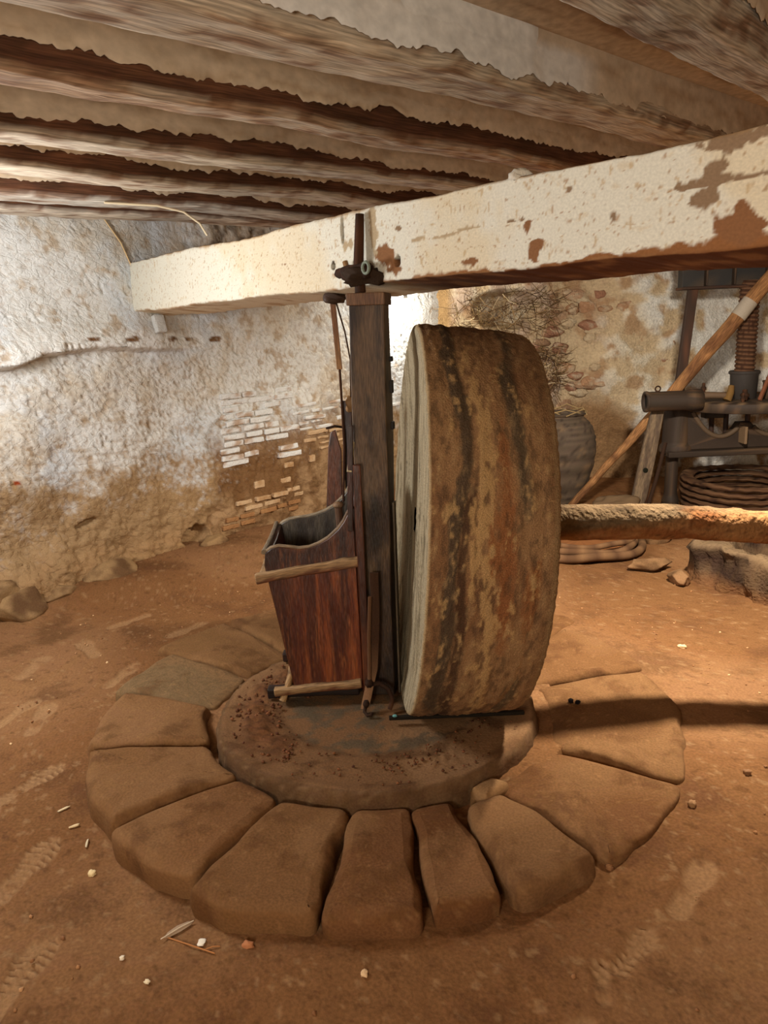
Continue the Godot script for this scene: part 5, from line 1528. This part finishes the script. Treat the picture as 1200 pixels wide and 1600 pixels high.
	# cords on the ceiling and the wall
	tag(put("cord", tube([Vector3(-1.35, 2.285, -4.15), Vector3(-1.12, 2.28, -4.28), Vector3(-1.0, 2.255, -4.35), Vector3(-0.93, 2.20, -4.40), Vector3(-0.90, 2.14, -4.42)], func(t): return 0.006, 6, func(p, a, t): return L(226, 208, 172)), M.plain), "pale cord dangling from the joists behind the beam's far end", "cord")
	var wp := func(s: float, y: float) -> Vector3: return WALL_P + WALL_D * s + WALL_N * (wall_left_disp(s, y) + 0.012) + Vector3.UP * y
	tag(put("cord", tube([wp.call(-0.62, 2.34), wp.call(-0.52, 2.20), wp.call(-0.44, 2.02), wp.call(-0.42, 1.85), wp.call(-0.40, 1.78)], func(t): return 0.005, 6, func(p, a, t): return L(206, 176, 130)), M.plain), "thin tan cord down the wall beside the beam's far end", "cord")
	tag(put("wooden_bracket", bar(0.08, 0.06, 0.12, 0.01, 4, [2, 2, 2, 2], null, func(p): return L(206, 204, 196)), M.plaster, null, along(wp.call(-0.30, 1.64), wp.call(-0.30, 1.78), WALL_N)), "small whitewashed block on the wall right under the beam's far end", "block")

func bulb(at: Vector3, drop: float, label: String) -> void:
	var o := thing("seen_or_unseen_lamp", label, "lamp", at)  # one bulb is in view, the others are unseen
	put("cord", tube([at + Vector3.UP * 0.09, at + Vector3.UP * (0.09 + drop)], func(t): return 0.004, 6, func(p, a, t): return L(40, 34, 30)), M.plain, o)
	put("socket", lathe([Vector2(0, 0.10), Vector2(0.014, 0.10), Vector2(0.018, 0.09), Vector2(0.018, 0.04), Vector2(0, 0.04)], 14, null, func(p): return L(40, 34, 30)), M.plain, o, Transform3D(Basis(), at))
	put("bulb", lathe([Vector2(0, -0.035), Vector2(0.018, -0.031), Vector2(0.030, -0.018), Vector2(0.033, 0.0), Vector2(0.027, 0.02), Vector2(0.016, 0.04), Vector2(0, 0.042)], 18), glow(), o, Transform3D(Basis(), at))

func glow() -> StandardMaterial3D:
	if not M.has("glow"):
		var m := StandardMaterial3D.new()
		m.resource_name = "lamp_glow"
		m.albedo_color = Color(1, 0.97, 0.9)
		m.emission_enabled = true
		m.emission = Color(1.0, 0.95, 0.85)
		m.emission_energy_multiplier = 6.0
		M.glow = m
	return M.glow

func build_lamps() -> void:
	bulb(UNSEEN_LAMP_LEFT, 0.45, "unseen bulb out of view at the left, placed to light the wall and the beam")
	bulb(ADDED_FILL_LAMP, 0.85, "added fill bulb behind the viewer, out of view")
	bulb(LAMP_FAR, 0.55, "bare glowing bulb against the white wall, seen between post and millstone")
	var o := thing("unseen_work_lamp", "unseen shaded lamp hidden behind the beam, placed to light the shaft and the press", "lamp", UNSEEN_LAMP_PRESS)
	put("shade", lathe([Vector2(0.03, 0.10), Vector2(0.05, 0.09), Vector2(0.09, 0.03), Vector2(0.13, 0.015), Vector2(0.13, 0.008), Vector2(0.085, 0.02), Vector2(0.045, 0.08), Vector2(0.0, 0.085)], 28, null, iron_color), M.iron, o, Transform3D(Basis(), UNSEEN_LAMP_PRESS))
	put("bulb", lathe([Vector2(0, -0.03), Vector2(0.02, -0.025), Vector2(0.03, 0.0), Vector2(0.02, 0.03), Vector2(0, 0.06)], 16), glow(), o, Transform3D(Basis(), UNSEEN_LAMP_PRESS))
	put("arm", tube([UNSEEN_LAMP_PRESS + Vector3.UP * 0.07, UNSEEN_LAMP_PRESS + Vector3.UP * 0.05 + BEAM_D * 5.32], func(t): return 0.006, 6, iron_color), M.iron, o)

func _ready() -> void:
	view_and_light()
	rng.seed = 4711
	nA = noise(1, 1.0, 1)
	nB = noise(2, 4.0, 6)
	nC = noise(3, 14.0, 3)
	nD = noise(4, 40.0, 2)
	nK = noise(5, 1.3, 3)
	materials()
	build_floor()
	build_walls()
	build_ceiling()
	build_beam()
	build_ring()
	build_bed()
	build_runner()
	build_post()
	build_hopper()
	build_press()
	build_back()
	build_lamps()
	build_litter()
